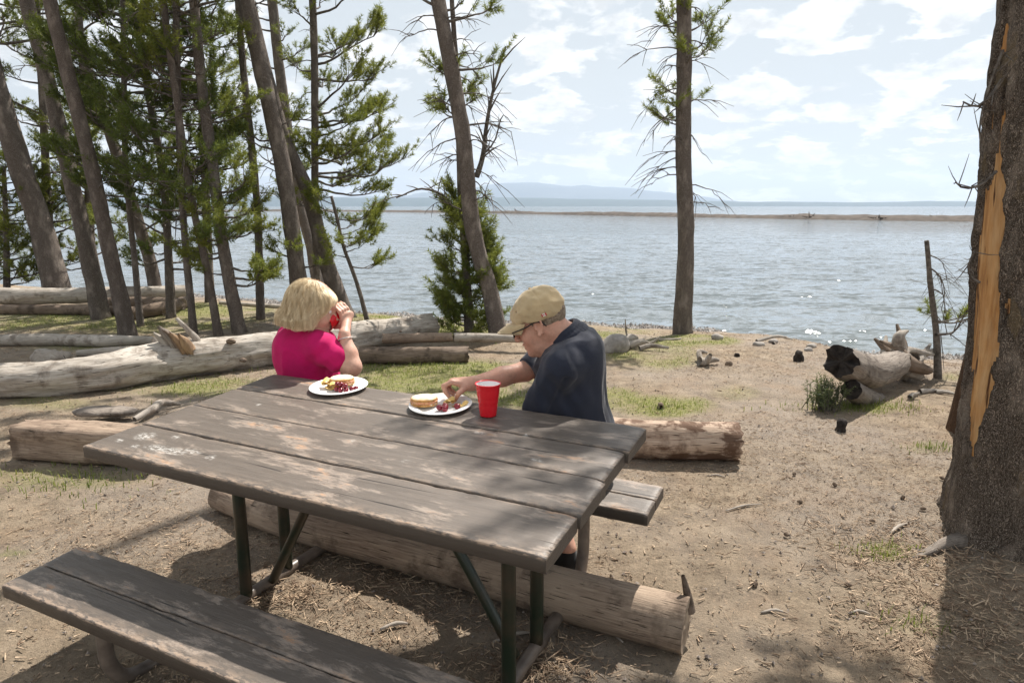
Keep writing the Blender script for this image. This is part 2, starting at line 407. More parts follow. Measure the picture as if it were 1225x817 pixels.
M_lens = simple('dark_lens', (.02, .022, .02), (.03, .03, .03), 5, .08, 0, spec=.8)
M_hair = simple('blonde_hair', (.50, .34, .16), (.96, .82, .58), 75, .42, .2, .002, (1, 1, .07), .5, (.3, .62))
M_hair2 = simple('grey_brown_hair', (.12, .085, .06), (.30, .24, .18), 120, .6, .5, .002)
def redcup():
    t = NT('red_plastic'); x = t.bsdf((.68, .010, .022), .28, None, .5, **{'Subsurface Weight': .15, 'Subsurface Radius': (.02, .002, .002), 'Subsurface Scale': .5}); return t.m
M_red = redcup(); M_white = simple('white_plastic', (.78, .76, .76), (.8, .79, .79), 3, .35, 0)
M_plate = simple('paper_plate', (.76, .745, .72), (.80, .785, .765), 6, .55, .15, .0008)
M_bread = simple('white_bread', (.66, .55, .38), (.80, .71, .54), 60, .9, .6, .002); M_crust = simple('bread_crust', (.42, .19, .05), (.62, .36, .13), 40, .8, .4, .001)
M_fill = simple('sandwich_filling', (.55, .20, .12), (.72, .42, .20), 50, .6, .4, .002); M_cherry = simple('dark_cherry_skin', (.13, .006, .014), (.26, .012, .03), 18, .18, 0, spec=.6)
M_chip = simple('potato_chip', (.62, .40, .12), (.78, .58, .24), 50, .6, .4, .001)
M_steel = simple('green_brown_painted_steel', (.012, .022, .012), (.05, .035, .022), 7, .38, .3, .001, (1, 1, 1), .5, (.4, .62))
M_galv = simple('worn_steel_pipe', (.07, .055, .045), (.20, .16, .13), 8, .4, .3, .001, spec=.5)
M_stone = simple('grey_stone', (.22, .20, .18), (.36, .33, .30), 14, .9, .5, .006)
M_metal = simple('silver_metal', (.5, .5, .5), (.6, .6, .58), 5, .25, 0)

# ---------------------------------------------------------------- ground, water, spit, hills, haze
PATCH = [(110, 384, 210, 15, .9), (440, 384, 70, 9, .8), (545, 397, 75, 13, .9), (510, 452, 125, 24, 1.0), (245, 463, 130, 12, .7), (70, 572, 95, 13, .45),
         (775, 425, 60, 20, .55), (830, 408, 55, 8, .8), (792, 486, 62, 13, 1.0), (735, 478, 40, 14, .8), (1115, 536, 26, 8, .9), (1056, 659, 32, 12, .6), (1092, 748, 30, 12, .35),
         (1000, 487, 34, 8, .8), (1052, 487, 26, 8, .6), (15, 662, 16, 5, .5), (620, 472, 50, 22, .8), (880, 470, 30, 9, .25), (1145, 450, 20, 6, .7), (985, 478, 18, 9, .5),
         (380, 500, 130, 22, .55), (160, 412, 180, 10, .35), (690, 398, 90, 8, .5), (60, 482, 70, 10, .35), (250, 372, 80, 10, .8)]
def to_px(x, y, z=0):
    zz_ = z - CAMH; d = y * cp - zz_ * sp; v = y * sp + zz_ * cp; d = np.maximum(d, .05)
    return 612.5 + F * x / d, 408.5 - F * v / d
def green(x, y):
    px, py = to_px(x, y, gz(x, y)); g = np.zeros_like(px)
    for a, b, ra, rb, k in PATCH: g = np.maximum(g, k * np.clip(1.35 - ((px - a) / ra) ** 2 - ((py - b) / rb) ** 2, 0, 1))
    nz = fbm(np.stack([x, y, x * 0], -1), 2.6, 3, 11)
    return np.clip(g * (1 + 1.6 * nz), 0, 1) * (y > .8)
def axis(lo, hi, n, k, c0):
    t = np.linspace(-1, 1, n); s = np.sinh(k * t) / math.sinh(k); return np.where(s < 0, c0 + s * (c0 - lo), c0 + s * (hi - c0))
gx = axis(-500, 500, 760, 6.6, 0); gy = axis(-300, 120, 640, 5.6, 3.5)
X, Y = np.meshgrid(gx, gy); Z = gz(X, Y)
near = np.clip(1.6 - np.hypot(X, Y - 3) / 7, 0, 1); PP = np.stack([X, Y, X * 0], -1)
Z = Z + near * (.007 * fbm(PP, 7, 3, 21) + .004 * vn(PP, 26, 22)) * (Z > WL)
nx, ny = len(gx), len(gy); i = np.arange(ny - 1)[:, None] * nx; j = np.arange(nx - 1)[None]
Q = np.stack([i + j, i + j + 1, i + nx + j + 1, i + nx + j], -1).reshape(-1, 4)
dsh = (shore(X) - Y)
def ground_mat():
    t = NT('dirt_and_litter'); v = t.coord()
    big = t.noise(v, .7, 4); med = t.noise(v, 6, 6, .65); fin = t.noise(v, 60, 6, .75); grit = t.noise(v, 210, 3, .7)
    c = t.ramp(med, [(.3, (.160, .124, .090)), (.5, (.265, .210, .150)), (.72, (.39, .312, .228))])
    c = t.mix(t.ramp(big, [(.42, 0), (.62, .55)]), c, (.30, .262, .23))
    c = t.mix(t.ramp(fin, [(.56, 0), (.66, .75)]), c, (.46, .34, .24)); c = t.mix(t.ramp(fin, [(.34, .8), (.44, 0)]), c, (.10, .07, .055))
    red = t.noise(v, 2.2, 5); c = t.mix(t.ramp(red, [(.5, 0), (.7, .4)]), c, (.31, .215, .14))
    a = t.n('ShaderNodeAttribute', attribute_name='green').outputs['Fac']; gm = t.math('MULTIPLY', a, t.ramp(t.noise(v, 24, 5, .7), [(.3, .35), (.6, 1)]))
    c = t.mix(gm, c, t.ramp(t.noise(v, 40, 4, .7), [(.35, (.13, .15, .04)), (.55, (.25, .25, .09)), (.7, (.36, .31, .16))]))
    b = t.n('ShaderNodeAttribute', attribute_name='beach').outputs['Fac']
    c = t.mix(t.math('MULTIPLY', b, .85), c, t.ramp(t.noise(v, 30, 6, .8), [(.35, (.10, .085, .075)), (.5, (.25, .22, .20)), (.68, (.46, .42, .38))]))
    h = t.math('ADD', t.math('MULTIPLY', fin, .8), t.math('ADD', t.math('MULTIPLY', grit, .35), med))
    t.bsdf(c, .95, t.bump(h, 1.0, .022), .15); return t.m
gr = mk('ground', np.stack([X, Y, Z], -1).reshape(-1, 3), Q, ground_mat(), loc=(0, 0, 0), attr={'green': green(X, Y).ravel(), 'beach': np.clip(1.25 - np.abs(dsh) / 1.3, 0, 1).ravel()})
gr['kind'] = 'structure'
# lake
def water_mat():
    t = NT('lake_water'); v = t.coord((1, 1, 1)); vs = t.coord((.55, 1.5, 1))
    a = t.noise(vs, 2.6, 5, .62, .6); b = t.noise(vs, 10, 4, .7, .4); c = t.noise(t.coord((.06, .16, 1)), 1, 3); d = t.noise(t.coord((.012, .035, 1)), 1, 4)
    h = t.math('ADD', t.math('MULTIPLY', a, 1.0), t.math('MULTIPLY', b, .42)); h = t.math('ADD', h, t.math('MULTIPLY', c, .5))
    col = t.ramp(d, [(.35, (.085, .102, .108)), (.65, (.12, .138, .142))])
    sl = None
    for sc, k_ in (((.35, .8, 1), .5), ((1.5, 3.2, 1), 1.1), ((5.0, 9.0, 1), 1.15)):
        cc = t.n('ShaderNodeTexNoise', {'Vector': t.coord(sc), 'Scale': 1.0, 'Detail': 2, 'Roughness': .5}).outputs['Color']
        q = t.n('ShaderNodeVectorMath', {0: cc, 1: (.5, .5, .5)}, operation='SUBTRACT').outputs[0]; q = t.n('ShaderNodeVectorMath', {0: q, 1: (k_ * .75, k_ * 1.15, 0)}, operation='MULTIPLY').outputs[0]
        sl = q if sl is None else t.n('ShaderNodeVectorMath', {0: sl, 1: q}, operation='ADD').outputs[0]
    gust = t.ramp(d, [(.3, .6), (.7, 1.15)]); sl = t.n('ShaderNodeVectorMath', {0: sl, 'Scale': gust}, operation='SCALE').outputs[0]
    nrm = t.n('ShaderNodeVectorMath', {0: t.n('ShaderNodeVectorMath', {0: sl, 1: t.n('ShaderNodeNewGeometry').outputs['Normal']}, operation='ADD').outputs[0]}, operation='NORMALIZE').outputs[0]
    x = t.bsdf(col, .06, nrm, .5, **{'IOR': 1.333}); return t.m
wx = axis(-9000, 9000, 420, 9, 1); wy = axis(7, 9000, 420, 7.5, 9.)
XX, YY = np.meshgrid(wx, np.sort(np.unique(np.r_[np.linspace(6, 60, 300), 60 + 8940 * (np.linspace(0, 1, 160)[1:]) ** 3]))); ZZ = WL + (np.clip(1 - YY / 60, 0, 1)) * (.026 * vn(np.stack([XX * .7, YY * 2.0, XX * 0], -1), 1.8, 31) + .014 * vn(np.stack([XX, YY * 2.2, XX * 0], -1), 4.2, 32)) * np.clip(np.abs(3 - np.abs(XX) / 18), 0, 1)
n_, m_ = XX.shape[1], XX.shape[0]; i = np.arange(m_ - 1)[:, None] * n_; j = np.arange(n_ - 1)[None]
mk('lake_water', np.stack([XX, YY, ZZ], -1).reshape(-1, 3), np.stack([i + j, i + j + 1, i + n_ + j + 1, i + n_ + j], -1).reshape(-1, 4), water_mat(), loc=(0, 0, 0))['kind'] = 'structure'
# gravel spit across the bay
cl = np.array([PZ(px, py, WL)[:2] for px, py in [(180, 252.2), (300, 252.6), (430, 253.4), (600, 255.6), (800, 259.6), (1000, 263.2), (1168, 265.6), (1300, 267)]])
tq = np.linspace(0, len(cl) - 1, 400); cx_ = np.interp(tq, np.arange(len(cl)), cl[:, 0]); cy_ = np.interp(tq, np.arange(len(cl)), cl[:, 1])
rows = []
for wv_, hv in [(0, -.25), (1.2, .10), (3.5, .5), (8, .62), (14, .45), (20, -.3)]:
    nn = vn(np.stack([cx_, cy_ + wv_, cx_ * 0], -1), .12, 41)
    rows.append(np.stack([cx_, cy_ + wv_ * (1 + .1 * nn), WL + hv * (1 + .35 * nn) + (.1 * vn(np.stack([cx_, cy_ + wv_, cx_ * 0], -1), .8, 42) if hv > 0 else 0)], -1))
V = np.stack(rows).reshape(-1, 3); i = np.arange(5)[:, None] * 400; j = np.arange(399)[None]
mk('sand_spit', V, np.stack([i + j, i + j + 1, i + 400 + j + 1, i + 400 + j], -1).reshape(-1, 4), simple('spit_gravel', (.05, .038, .03), (.11, .088, .07), .8, .95, .8, .1, bscale=5), loc=(0, 0, 0))['kind'] = 'structure'
# far shore: a low wooded band and a pale range beyond it
def ridge(name, Y0, prof, depth, mat, s, amp):
    px = np.array([p[0] for p in prof]); py = np.array([p[1] for p in prof]); q = np.linspace(px[0], px[-1], 420)
    top = np.interp(q, px, py); base = np.array([W(a, b, Y0) for a, b in zip(q, top)])
    nz = fbm(np.stack([q, q * 0, q * 0], -1), .05, 4, s) * amp
    rows = [np.stack([base[:, 0] * k, np.full(len(q), Y0 * k), WL - 4 + (np.maximum(base[:, 2] + nz, WL) - WL + 4) * hh * (1 + .0 * k)], -1) for k, hh in ((1 - depth, 0), (1 - depth * .6, .45), (1 - depth * .3, .8), (1, 1), (1 + depth * .5, .6), (1 + depth, 0))]
    V = np.stack(rows).reshape(-1, 3); n = len(q); V[n:5 * n, 2] += vn(V[n:5 * n], 1 / 130, s) * amp
    i = np.arange(5)[:, None] * n; j = np.arange(n - 1)[None]
    o = mk(name, V, np.stack([i + j, i + j + 1, i + n + j + 1, i + n + j], -1).reshape(-1, 4), mat, loc=(0, 0, 0)); o['kind'] = 'structure'
M_hill = simple('far_forest', (.02, .045, .05), (.04, .07, .075), .02, 1, 0, .1)
M_mtn = simple('far_mountain_rock', (.045, .075, .10), (.08, .11, .13), .004, 1, 0, .1)
ridge('hills', 3000, [(-1500, 238), (-300, 239), (0, 240), (200, 237.5), (330, 235), (430, 237), (600, 236.5), (740, 238.5), (900, 241.5), (1040, 242.5), (1110, 240.5), (1170, 241.5), (1400, 242), (2600, 243)], .12, M_hill, 51, 1.2)
ridge('mountains', 5200, [(-300, 244), (150, 236), (330, 234), (470, 236), (540, 228), (600, 220), (640, 218.5), (690, 223), (735, 222.5), (775, 228), (830, 234.5), (900, 243), (1000, 247)], .15, M_mtn, 61, 7)
b = B(); hx = 6500; V = [(x, y, z) for x in (-hx, hx) for y in (-300.5, 6500) for z in (-9, 260)]
hz = mk('haze', V, [np.array([[0, 1, 3, 2], [4, 6, 7, 5], [0, 4, 5, 1], [2, 3, 7, 6], [0, 2, 6, 4], [1, 5, 7, 3]])], None, smooth=False, mats=[], loc=(0, 0, 0)) if False else None
mh = NT('haze_air'); pv = mh.n('ShaderNodeVolumePrincipled', {'Color': (.66, .80, 1, 1), 'Density': .00021, 'Anisotropy': .3}); mh.t.links.new(pv.outputs[0], mh.out.inputs['Volume'])
hz = mk('haze', V, [np.array([[0, 1, 3, 2], [4, 6, 7, 5], [0, 4, 5, 1], [2, 3, 7, 6], [0, 2, 6, 4], [1, 5, 7, 3]])], mh.m, smooth=False, loc=(0, 0, 0)); hz['kind'] = 'stuff'

# ---------------------------------------------------------------- trees
def needles(b, pos, dr, size, K=24, wd=.010, seed=0):
    """K needle triangles round each tuft"""
    rg = np.random.default_rng(seed); n = len(pos)
    if not n: return
    dr = dr / (np.linalg.norm(dr, axis=1)[:, None] + 1e-9)
    pos = np.repeat(pos, K, 0); d = np.repeat(dr, K, 0); sz = np.repeat(size, K)[:, None]; N = n * K
    rad = rg.normal(size=(N, 3)); rad -= (rad * d).sum(1)[:, None] * d; rad /= np.linalg.norm(rad, axis=1)[:, None] + 1e-9
    st = pos + d * (rg.random((N, 1)) * .13 - .02) * sz
    nd = d * (.25 + .75 * rg.random((N, 1))) + rad; nd /= np.linalg.norm(nd, axis=1)[:, None]
    L = (.040 + .032 * rg.random((N, 1))) * sz; wv = np.cross(nd, rg.normal(size=(N, 3))); wv /= np.linalg.norm(wv, axis=1)[:, None] + 1e-9; wv = wv * wd
    V = np.stack([st - wv * .5, st + wv * .5, st + nd * L], 1).reshape(-1, 3); b.add(V, np.arange(N * 3).reshape(-1, 3))

def branch(bt, tufts, P, az, L, rise, r0, rg, dens=1.0, droop=.0, tuftfrom=.3, size=1.0):
    """a limb with side twigs; the limb into bt, twig ends into tufts"""
    n = 9; t = np.linspace(0, 1, n); dx, dy = math.cos(az), math.sin(az)
    wob = np.cumsum(rg.normal(0, .035, (n, 3)), 0) * L * (t[:, None] ** .7)
    pts = np.stack([P[0] + dx * L * t, P[1] + dy * L * t, P[2] + L * (rise * t - droop * t * (1 - t) * 2 + (.22 if dens > 0 else .0) * t ** 3)], 1) + wob
    tube(bt, pts, np.linspace(r0, r0 * .22, n), 5, None, False)
    if dens <= 0: return pts
    k = max(3, int(L * 9.5 * dens)); ts = tuftfrom + (1 - tuftfrom) * rg.random(k) ** .8
    for a in ts:
        i = min(n - 2, int(a * (n - 1))); f = a * (n - 1) - i; q = pts[i] * (1 - f) + pts[i + 1] * f
        d = pts[i + 1] - pts[i]; d /= np.linalg.norm(d); sd = np.cross(d, [0, 0, 1]); sd /= np.linalg.norm(sd) + 1e-9
        s = rg.choice([-1, 1]); l = (.22 + .42 * L * (1 - a) * rg.random() + .12 * rg.random())
        e = d * (.55 + .3 * rg.random()) + s * sd * (.4 + .7 * rg.random()) + np.array([0, 0, .25 + .45 * rg.random()]); e /= np.linalg.norm(e)
        tufts.append((q, q + e * l, size))
    tufts.append((pts[-2], pts[-1] + (pts[-1] - pts[-2]) * .3, size * 1.1)); return pts

def grow(bt, tufts, rg, bc, K=28, wd=.012, seed=0, per=3):
    """turn twigs into thin wood and needle tufts"""
    if not tufts: return
    A = np.array([t[0] for t in tufts]); C = np.array([t[1] for t in tufts]); s = np.array([t[2] for t in tufts])
    pos, dr, sz = [], [], []
    for k in range(per):
        f = .35 + .65 * (k + .6 * rg.random((len(A), 1))) / per; p = A + (C - A) * f; d = (C - A) / np.linalg.norm(C - A, axis=1)[:, None] + rg.normal(0, .35, A.shape) * (k < per - 1) + np.array([0, 0, .25])
        pos.append(p + rg.normal(0, .02, A.shape)); dr.append(d); sz.append(s * (.8 + .4 * rg.random(len(A))))
    needles(bc, np.concatenate(pos), np.concatenate(dr), np.concatenate(sz), K, wd, seed)

def tree(name, label, path, w0, w1, spec, group=None, bark=None, nm=None, dead=(), top=None, seed=0, sides=14, K=24, flare=1.16, base=None, bare=0, H=11., cat='tree'):
    """path = photo pixels base to top; widths in px; spec = [(y0, y1, n, Lleft, Lright, rise, density)] in px rows and metres"""
    rg = np.random.default_rng(seed + 100); g = G(*path[0]) if base is None else np.array(base, float); Yb = g[1]
    g[2] -= .06; Pp = np.array([g] + [W(px, py, Yb + (rg.random() - .5) * .1) for px, py in path[1:]])
    dist = Yb * cp - (0 - CAMH) * sp; wd = np.linspace(w0, w1, len(Pp)) / F * dist / 2 * (.87 if group else 1)
    d = Pp[-1] - Pp[-2]; d /= np.linalg.norm(d); e = []; q = Pp[-1]; r = wd[-1]; rr = []
    if top is None:
        while q[2] < H:
            d = d * .93 + np.array([0, 0, .07]); d /= np.linalg.norm(d); q = q + d * 1.2; r = max(.015, r * .86); e.append(q); rr.append(r)
        Pp = np.vstack([Pp, e]) if e else Pp; wd = np.r_[wd, rr]
    hts = Pp[:, 2] - g[2]; wd = wd * (1 + (flare - 1) * np.exp(-hts / .22))
    ob = thing(name, label, cat, g, group); bt = B()
    Pq, Rq = resample(Pp, wd, .12); Rq = Rq * (1 + (flare - 1) * .8 * np.exp(-(Pq[:, 2] - g[2]) / .15))
    Pq = Pq + np.stack([vn(np.stack([Pq[:, 2] * .9, Pq[:, 2] * 0, Pq[:, 2] * 0 + seed], -1), 1, seed), vn(np.stack([Pq[:, 2] * .9, Pq[:, 2] * 0 + 5, Pq[:, 2] * 0 + seed], -1), 1, seed), 0 * Pq[:, 2]], 1) * Rq.mean() * .25
    tube(bt, Pq, Rq, sides, None, True, .13, 2.2, .35, seed)
    def at(z): return np.array([np.interp(z, Pq[:, 2], Pq[:, k]) for k in range(3)]), float(np.interp(z, Pq[:, 2], Rq))
    zpx = lambda py: W(path[-1][0], py, Yb)[2]
    tf = []; bc = B()
    for (y0, y1, n, Ll, Lr, rise, dens) in spec:
        zl, zh = zpx(max(y0, y1)), zpx(min(y0, y1))
        for k in range(n):
            z = zl + (zh - zl) * (k + rg.random()) / n; p, r = at(z); rt = rg.random() < (Lr / (Ll + Lr + 1e-9))
            az = (0 if rt else math.pi) + rg.normal(0, .85); L = (Lr if rt else Ll) * (.55 + .5 * rg.random()) * (1 - .25 * abs(math.sin(az)))
            tf1 = []; bb = B(); branch(bb, tf1, p + np.array([math.cos(az), math.sin(az), 0]) * r * .7, az, L, rise + rg.normal(0, .12), max(.008, min(r * .4, .012 + .012 * L)), rg, dens)
            prisms(bb, [q_[0] for q_ in tf1], [q_[1] for q_ in tf1], .006, .003); bb.mesh('bough', M_branch, ob); tf += tf1
    grow(None, tf, rg, bc, K + 18, .0088, seed)
    # small dead twigs on the bare trunk, each a part of its own
    for k in range(bare):
        z = g[2] + (.40 + .58 * (k + rg.random()) / bare) * (zpx(0) - g[2]); p, r = at(z); az = rg.choice([0, math.pi]) + rg.normal(0, .7); L = .35 + .6 * rg.random(); tb = B()
        L *= .58; pts = branch(tb, [], p + np.array([math.cos(az), math.sin(az), 0]) * r * .8, az, L, -.35 + rg.normal(0, .25), .009, rg, 0, -.28)
        for q_ in range(4):
            i_ = rg.integers(2, 8); dd = pts[i_] - pts[i_ - 1]; dd = dd / np.linalg.norm(dd) + rg.normal(0, .5, 3); tube(tb, [pts[i_], pts[i_] + dd * .09, pts[i_] + dd * .2 + [0, 0, -.05]], [.005, .0035, .002], 4, None, False)
        tb.mesh('dead_branch', M_branch, ob)
    for pix, r_, yoff in dead:
        tb = B(); Pd = [W(a, c, Yb + yoff * k / len(pix)) for k, (a, c) in enumerate(pix)]; tube(tb, Pd, np.linspace(r_, r_ * .3, len(Pd)), 6, .08, False, .1)
        for q_ in range(int(5 + len(pix) * 2)):
            i_ = rg.integers(1, len(Pd)); f = rg.random(); s0 = Pd[i_ - 1] * (1 - f) + Pd[i_] * f; dd = (Pd[i_] - Pd[i_ - 1]); dd = dd / np.linalg.norm(dd) * .6 + rg.normal(0, .6, 3); dd /= np.linalg.norm(dd); l = .15 + .3 * rg.random()
            tube(tb, [s0, s0 + dd * l * .5, s0 + dd * l + [0, 0, -.08 * l]], [r_ * .35, r_ * .25, .002], 4, None, False)
        tb.mesh('dead_branch', M_branch, ob)
    bt.mesh('trunk', bark or M_bark, ob)
    if bc.v: bc.mesh('crown', nm or M_needle, ob, smooth=False)
    return ob
GT = 'pine trees on the left bank'
UP = lambda n, L=1.5, d=1.2: (-420, 0, n, L, L, .15, d)
tree('pine_tree', 'thickest trunk at the left edge of the picture, leaning left above the stacked fallen logs', [(70, 356), (48, 270), (20, 180), (-6, 95), (-30, 0)], 30, 25, [(95, -300, 20, 1.4, 1.8, .1, 1.1)], GT, seed=1, sides=18)
tree('pine_tree', 'second leaning trunk from the left, dark grey and bare, its foot beside the stacked logs', [(123, 381), (95, 262), (60, 110), (32, 0)], 21, 17, [(-60, -420, 16, 1.3, 1.3, .1, 1.2)], GT, seed=2, bare=4)
tree('pine_tree', 'smooth greyish trunk leaning left, third from the left, rooted behind the big pale log', [(155, 403), (133, 300), (100, 160), (59, 0)], 20, 16, [(-60, -420, 16, 1.2, 1.2, .1, 1.2)], GT, bark=M_bark2, seed=3, bare=3)
tree('pine_tree', 'crooked pale trunk with a kinked top, behind and right of the three leaning trunks', [(190, 362), (178, 310), (162, 258), (140, 190), (116, 116), (102, 75), (94, 38), (93, 0)], 17, 9, [(300, 60, 12, 1.0, .8, .1, .9), (-10, -300, 8, .9, .9, .1, 1)], GT, bark=M_bark2, seed=4)
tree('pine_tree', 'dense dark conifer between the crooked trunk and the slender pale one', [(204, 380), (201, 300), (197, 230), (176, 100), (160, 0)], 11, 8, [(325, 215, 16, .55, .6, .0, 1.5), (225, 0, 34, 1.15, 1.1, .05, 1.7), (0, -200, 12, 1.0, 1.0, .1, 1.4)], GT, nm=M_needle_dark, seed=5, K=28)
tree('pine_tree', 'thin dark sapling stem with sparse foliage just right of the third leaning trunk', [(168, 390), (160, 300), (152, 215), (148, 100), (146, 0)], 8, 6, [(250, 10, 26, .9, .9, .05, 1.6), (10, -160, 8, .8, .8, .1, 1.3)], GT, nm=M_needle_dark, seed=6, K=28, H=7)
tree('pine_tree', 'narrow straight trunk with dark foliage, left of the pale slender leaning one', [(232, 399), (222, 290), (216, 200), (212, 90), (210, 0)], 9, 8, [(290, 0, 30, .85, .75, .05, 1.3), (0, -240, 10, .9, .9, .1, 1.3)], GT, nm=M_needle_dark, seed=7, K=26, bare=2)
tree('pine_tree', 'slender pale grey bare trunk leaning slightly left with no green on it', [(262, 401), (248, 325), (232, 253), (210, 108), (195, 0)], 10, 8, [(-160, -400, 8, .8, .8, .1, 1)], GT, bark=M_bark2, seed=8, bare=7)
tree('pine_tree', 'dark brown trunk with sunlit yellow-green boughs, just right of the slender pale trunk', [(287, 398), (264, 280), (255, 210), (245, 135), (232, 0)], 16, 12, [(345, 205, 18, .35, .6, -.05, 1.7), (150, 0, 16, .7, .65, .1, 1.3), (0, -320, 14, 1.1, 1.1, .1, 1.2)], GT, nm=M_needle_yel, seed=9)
tree('pine_tree', 'thin straight dark tree standing clear against the lake, left of the woman', [(311, 382), (307, 242), (294, 108), (285, 0)], 10, 8, [(20, -320, 18, .8, .7, .1, 1.1)], GT, seed=10, bare=9)
tree('pine_tree', 'tall thick trunk directly above the woman, leaning left, bare to the top of the picture', [(363, 388), (354, 310), (341, 215), (319, 108), (295, 0)], 23, 19, [(330, 290, 3, .3, .3, .1, 1.2), (210, 150, 4, .5, .2, .1, 1.0), (-40, -420, 16, 1.4, 1.3, .1, 1.2)], GT, seed=11)
tree('pine_tree', 'grey trunk just behind and right of the tall one above the woman', [(388, 372), (374, 300), (357, 237), (348, 180), (337, 100), (326, 0)], 17, 12, [(240, 120, 6, .3, .8, .1, 1.4), (90, -200, 18, .9, .8, .12, 1.2)], GT, seed=12, bare=3)
tree('pine_tree', 'broad dark trunk curving strongly left, its flared foot right of the woman', [(414, 379), (400, 345), (386, 301), (368, 231), (341, 167), (318, 80)], 24, 15, [(-60, -300, 10, .9, .9, .1, 1)], GT, seed=13)
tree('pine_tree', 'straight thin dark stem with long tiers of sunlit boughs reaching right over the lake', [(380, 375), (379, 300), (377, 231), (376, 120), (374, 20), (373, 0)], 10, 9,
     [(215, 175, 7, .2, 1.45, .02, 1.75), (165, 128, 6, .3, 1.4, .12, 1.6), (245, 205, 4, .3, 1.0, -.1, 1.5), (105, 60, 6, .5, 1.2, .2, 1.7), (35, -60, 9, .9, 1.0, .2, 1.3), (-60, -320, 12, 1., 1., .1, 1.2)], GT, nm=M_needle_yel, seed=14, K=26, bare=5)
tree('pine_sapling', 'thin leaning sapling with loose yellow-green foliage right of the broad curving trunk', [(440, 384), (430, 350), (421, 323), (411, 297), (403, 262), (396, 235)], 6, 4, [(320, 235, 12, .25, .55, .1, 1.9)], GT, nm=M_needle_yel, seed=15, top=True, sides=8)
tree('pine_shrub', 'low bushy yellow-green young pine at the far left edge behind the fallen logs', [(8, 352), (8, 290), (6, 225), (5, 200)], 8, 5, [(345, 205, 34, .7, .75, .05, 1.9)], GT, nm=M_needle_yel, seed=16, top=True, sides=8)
for k, (px, py, hh, lab) in enumerate([(60, 350, 150, 'hazy green pine in the gap between the first two leaning trunks'), (110, 350, 60, 'background pine filling the gap between the second and third leaning trunks'), (250, 362, 40, 'background pine behind the pale slender trunk'), (-40, 352, 0, 'background pine half out of the picture at the top left corner')]):
    tree('pine_tree', lab, [(px, py), (px - 4, 220), (px - 10, 100), (px - 16, 0)], 11, 8, [(325 if k != 2 else 300, hh, 26, .8, .8, .05, 1.5), (hh, -260, 22, 1.1, 1.1, .1, 1.1)], GT, seed=20 + k, K=22, nm=M_needle_yel if k % 2 == 0 else M_needle)
# middle and right
tree('pine_tree', 'leaning grey-brown trunk between the woman and the man, in front of the small evergreen', [(597, 407), (586, 350), (569, 285), (551, 150), (538, 70), (524, 0)], 20, 16, [(30, -10, 4, .5, .55, .3, 1.2), (140, 60, 3, .1, .5, .1, .9), (-120, -380, 9, .9, .9, .1, 1.1)], seed=30, bare=20, sides=18)
tree('fir_tree', 'small dense cone-shaped evergreen at the water behind the leaning trunk, with dead snags above it', [(561, 400), (558, 330), (552, 240), (548, 120), (540, 0)], 11, 5,
     [(398, 360, 15, .24, .30, -.05, 2.9), (362, 325, 18, .22, .28, .0, 2.9), (328, 290, 16, .15, .22, .1, 2.8), (292, 262, 10, .08, .12, .2, 2.8), (264, 240, 5, .04, .05, .5, 2.4), (150, 95, 4, .25, .2, .2, 1.2)], nm=M_needle, seed=31, K=26, bare=4, H=8,
     dead=[([(570, 212), (577, 190), (582, 150), (592, 100), (605, 56)], .035, .2), ([(552, 268), (530, 234), (505, 226), (474, 237)], .022, .1), ([(575, 188), (590, 172), (604, 138), (613, 150)], .012, .1), ([(560, 150), (585, 148), (612, 158)], .012, .1)])
tree('pine_tree', 'solitary upright trunk at the water\'s edge right of the man', [(818, 399), (819, 300), (818, 150), (817, 0)], 20, 16, [(155, 110, 5, .26, .38, .15, 1.8), (80, 15, 7, .18, .42, .2, 1.8), (-40, -360, 14, 1.0, 1.0, .1, 1.2)], seed=32, bare=24, sides=18)
tree('dead_snag', 'thin dead leaning pole with bare twigs standing at the shore right of the uprooted log', [(1123, 453), (1120, 400), (1113, 345), (1108, 288)], 8, 5, [(392, 380, 2, .01, .28, .05, 2.0)], bark=M_branch, nm=M_needle_yel, seed=33, top=True, sides=9, dead=[([(1112, 320), (1124, 330), (1130, 350), (1126, 372)], .008, .1), ([(1113, 345), (1128, 352), (1130, 375)], .007, .2), ([(1120, 400), (1140, 398), (1156, 372)], .014, .1), ([(1111, 305), (1126, 312), (1133, 335)], .006, .1)], cat='dead tree')

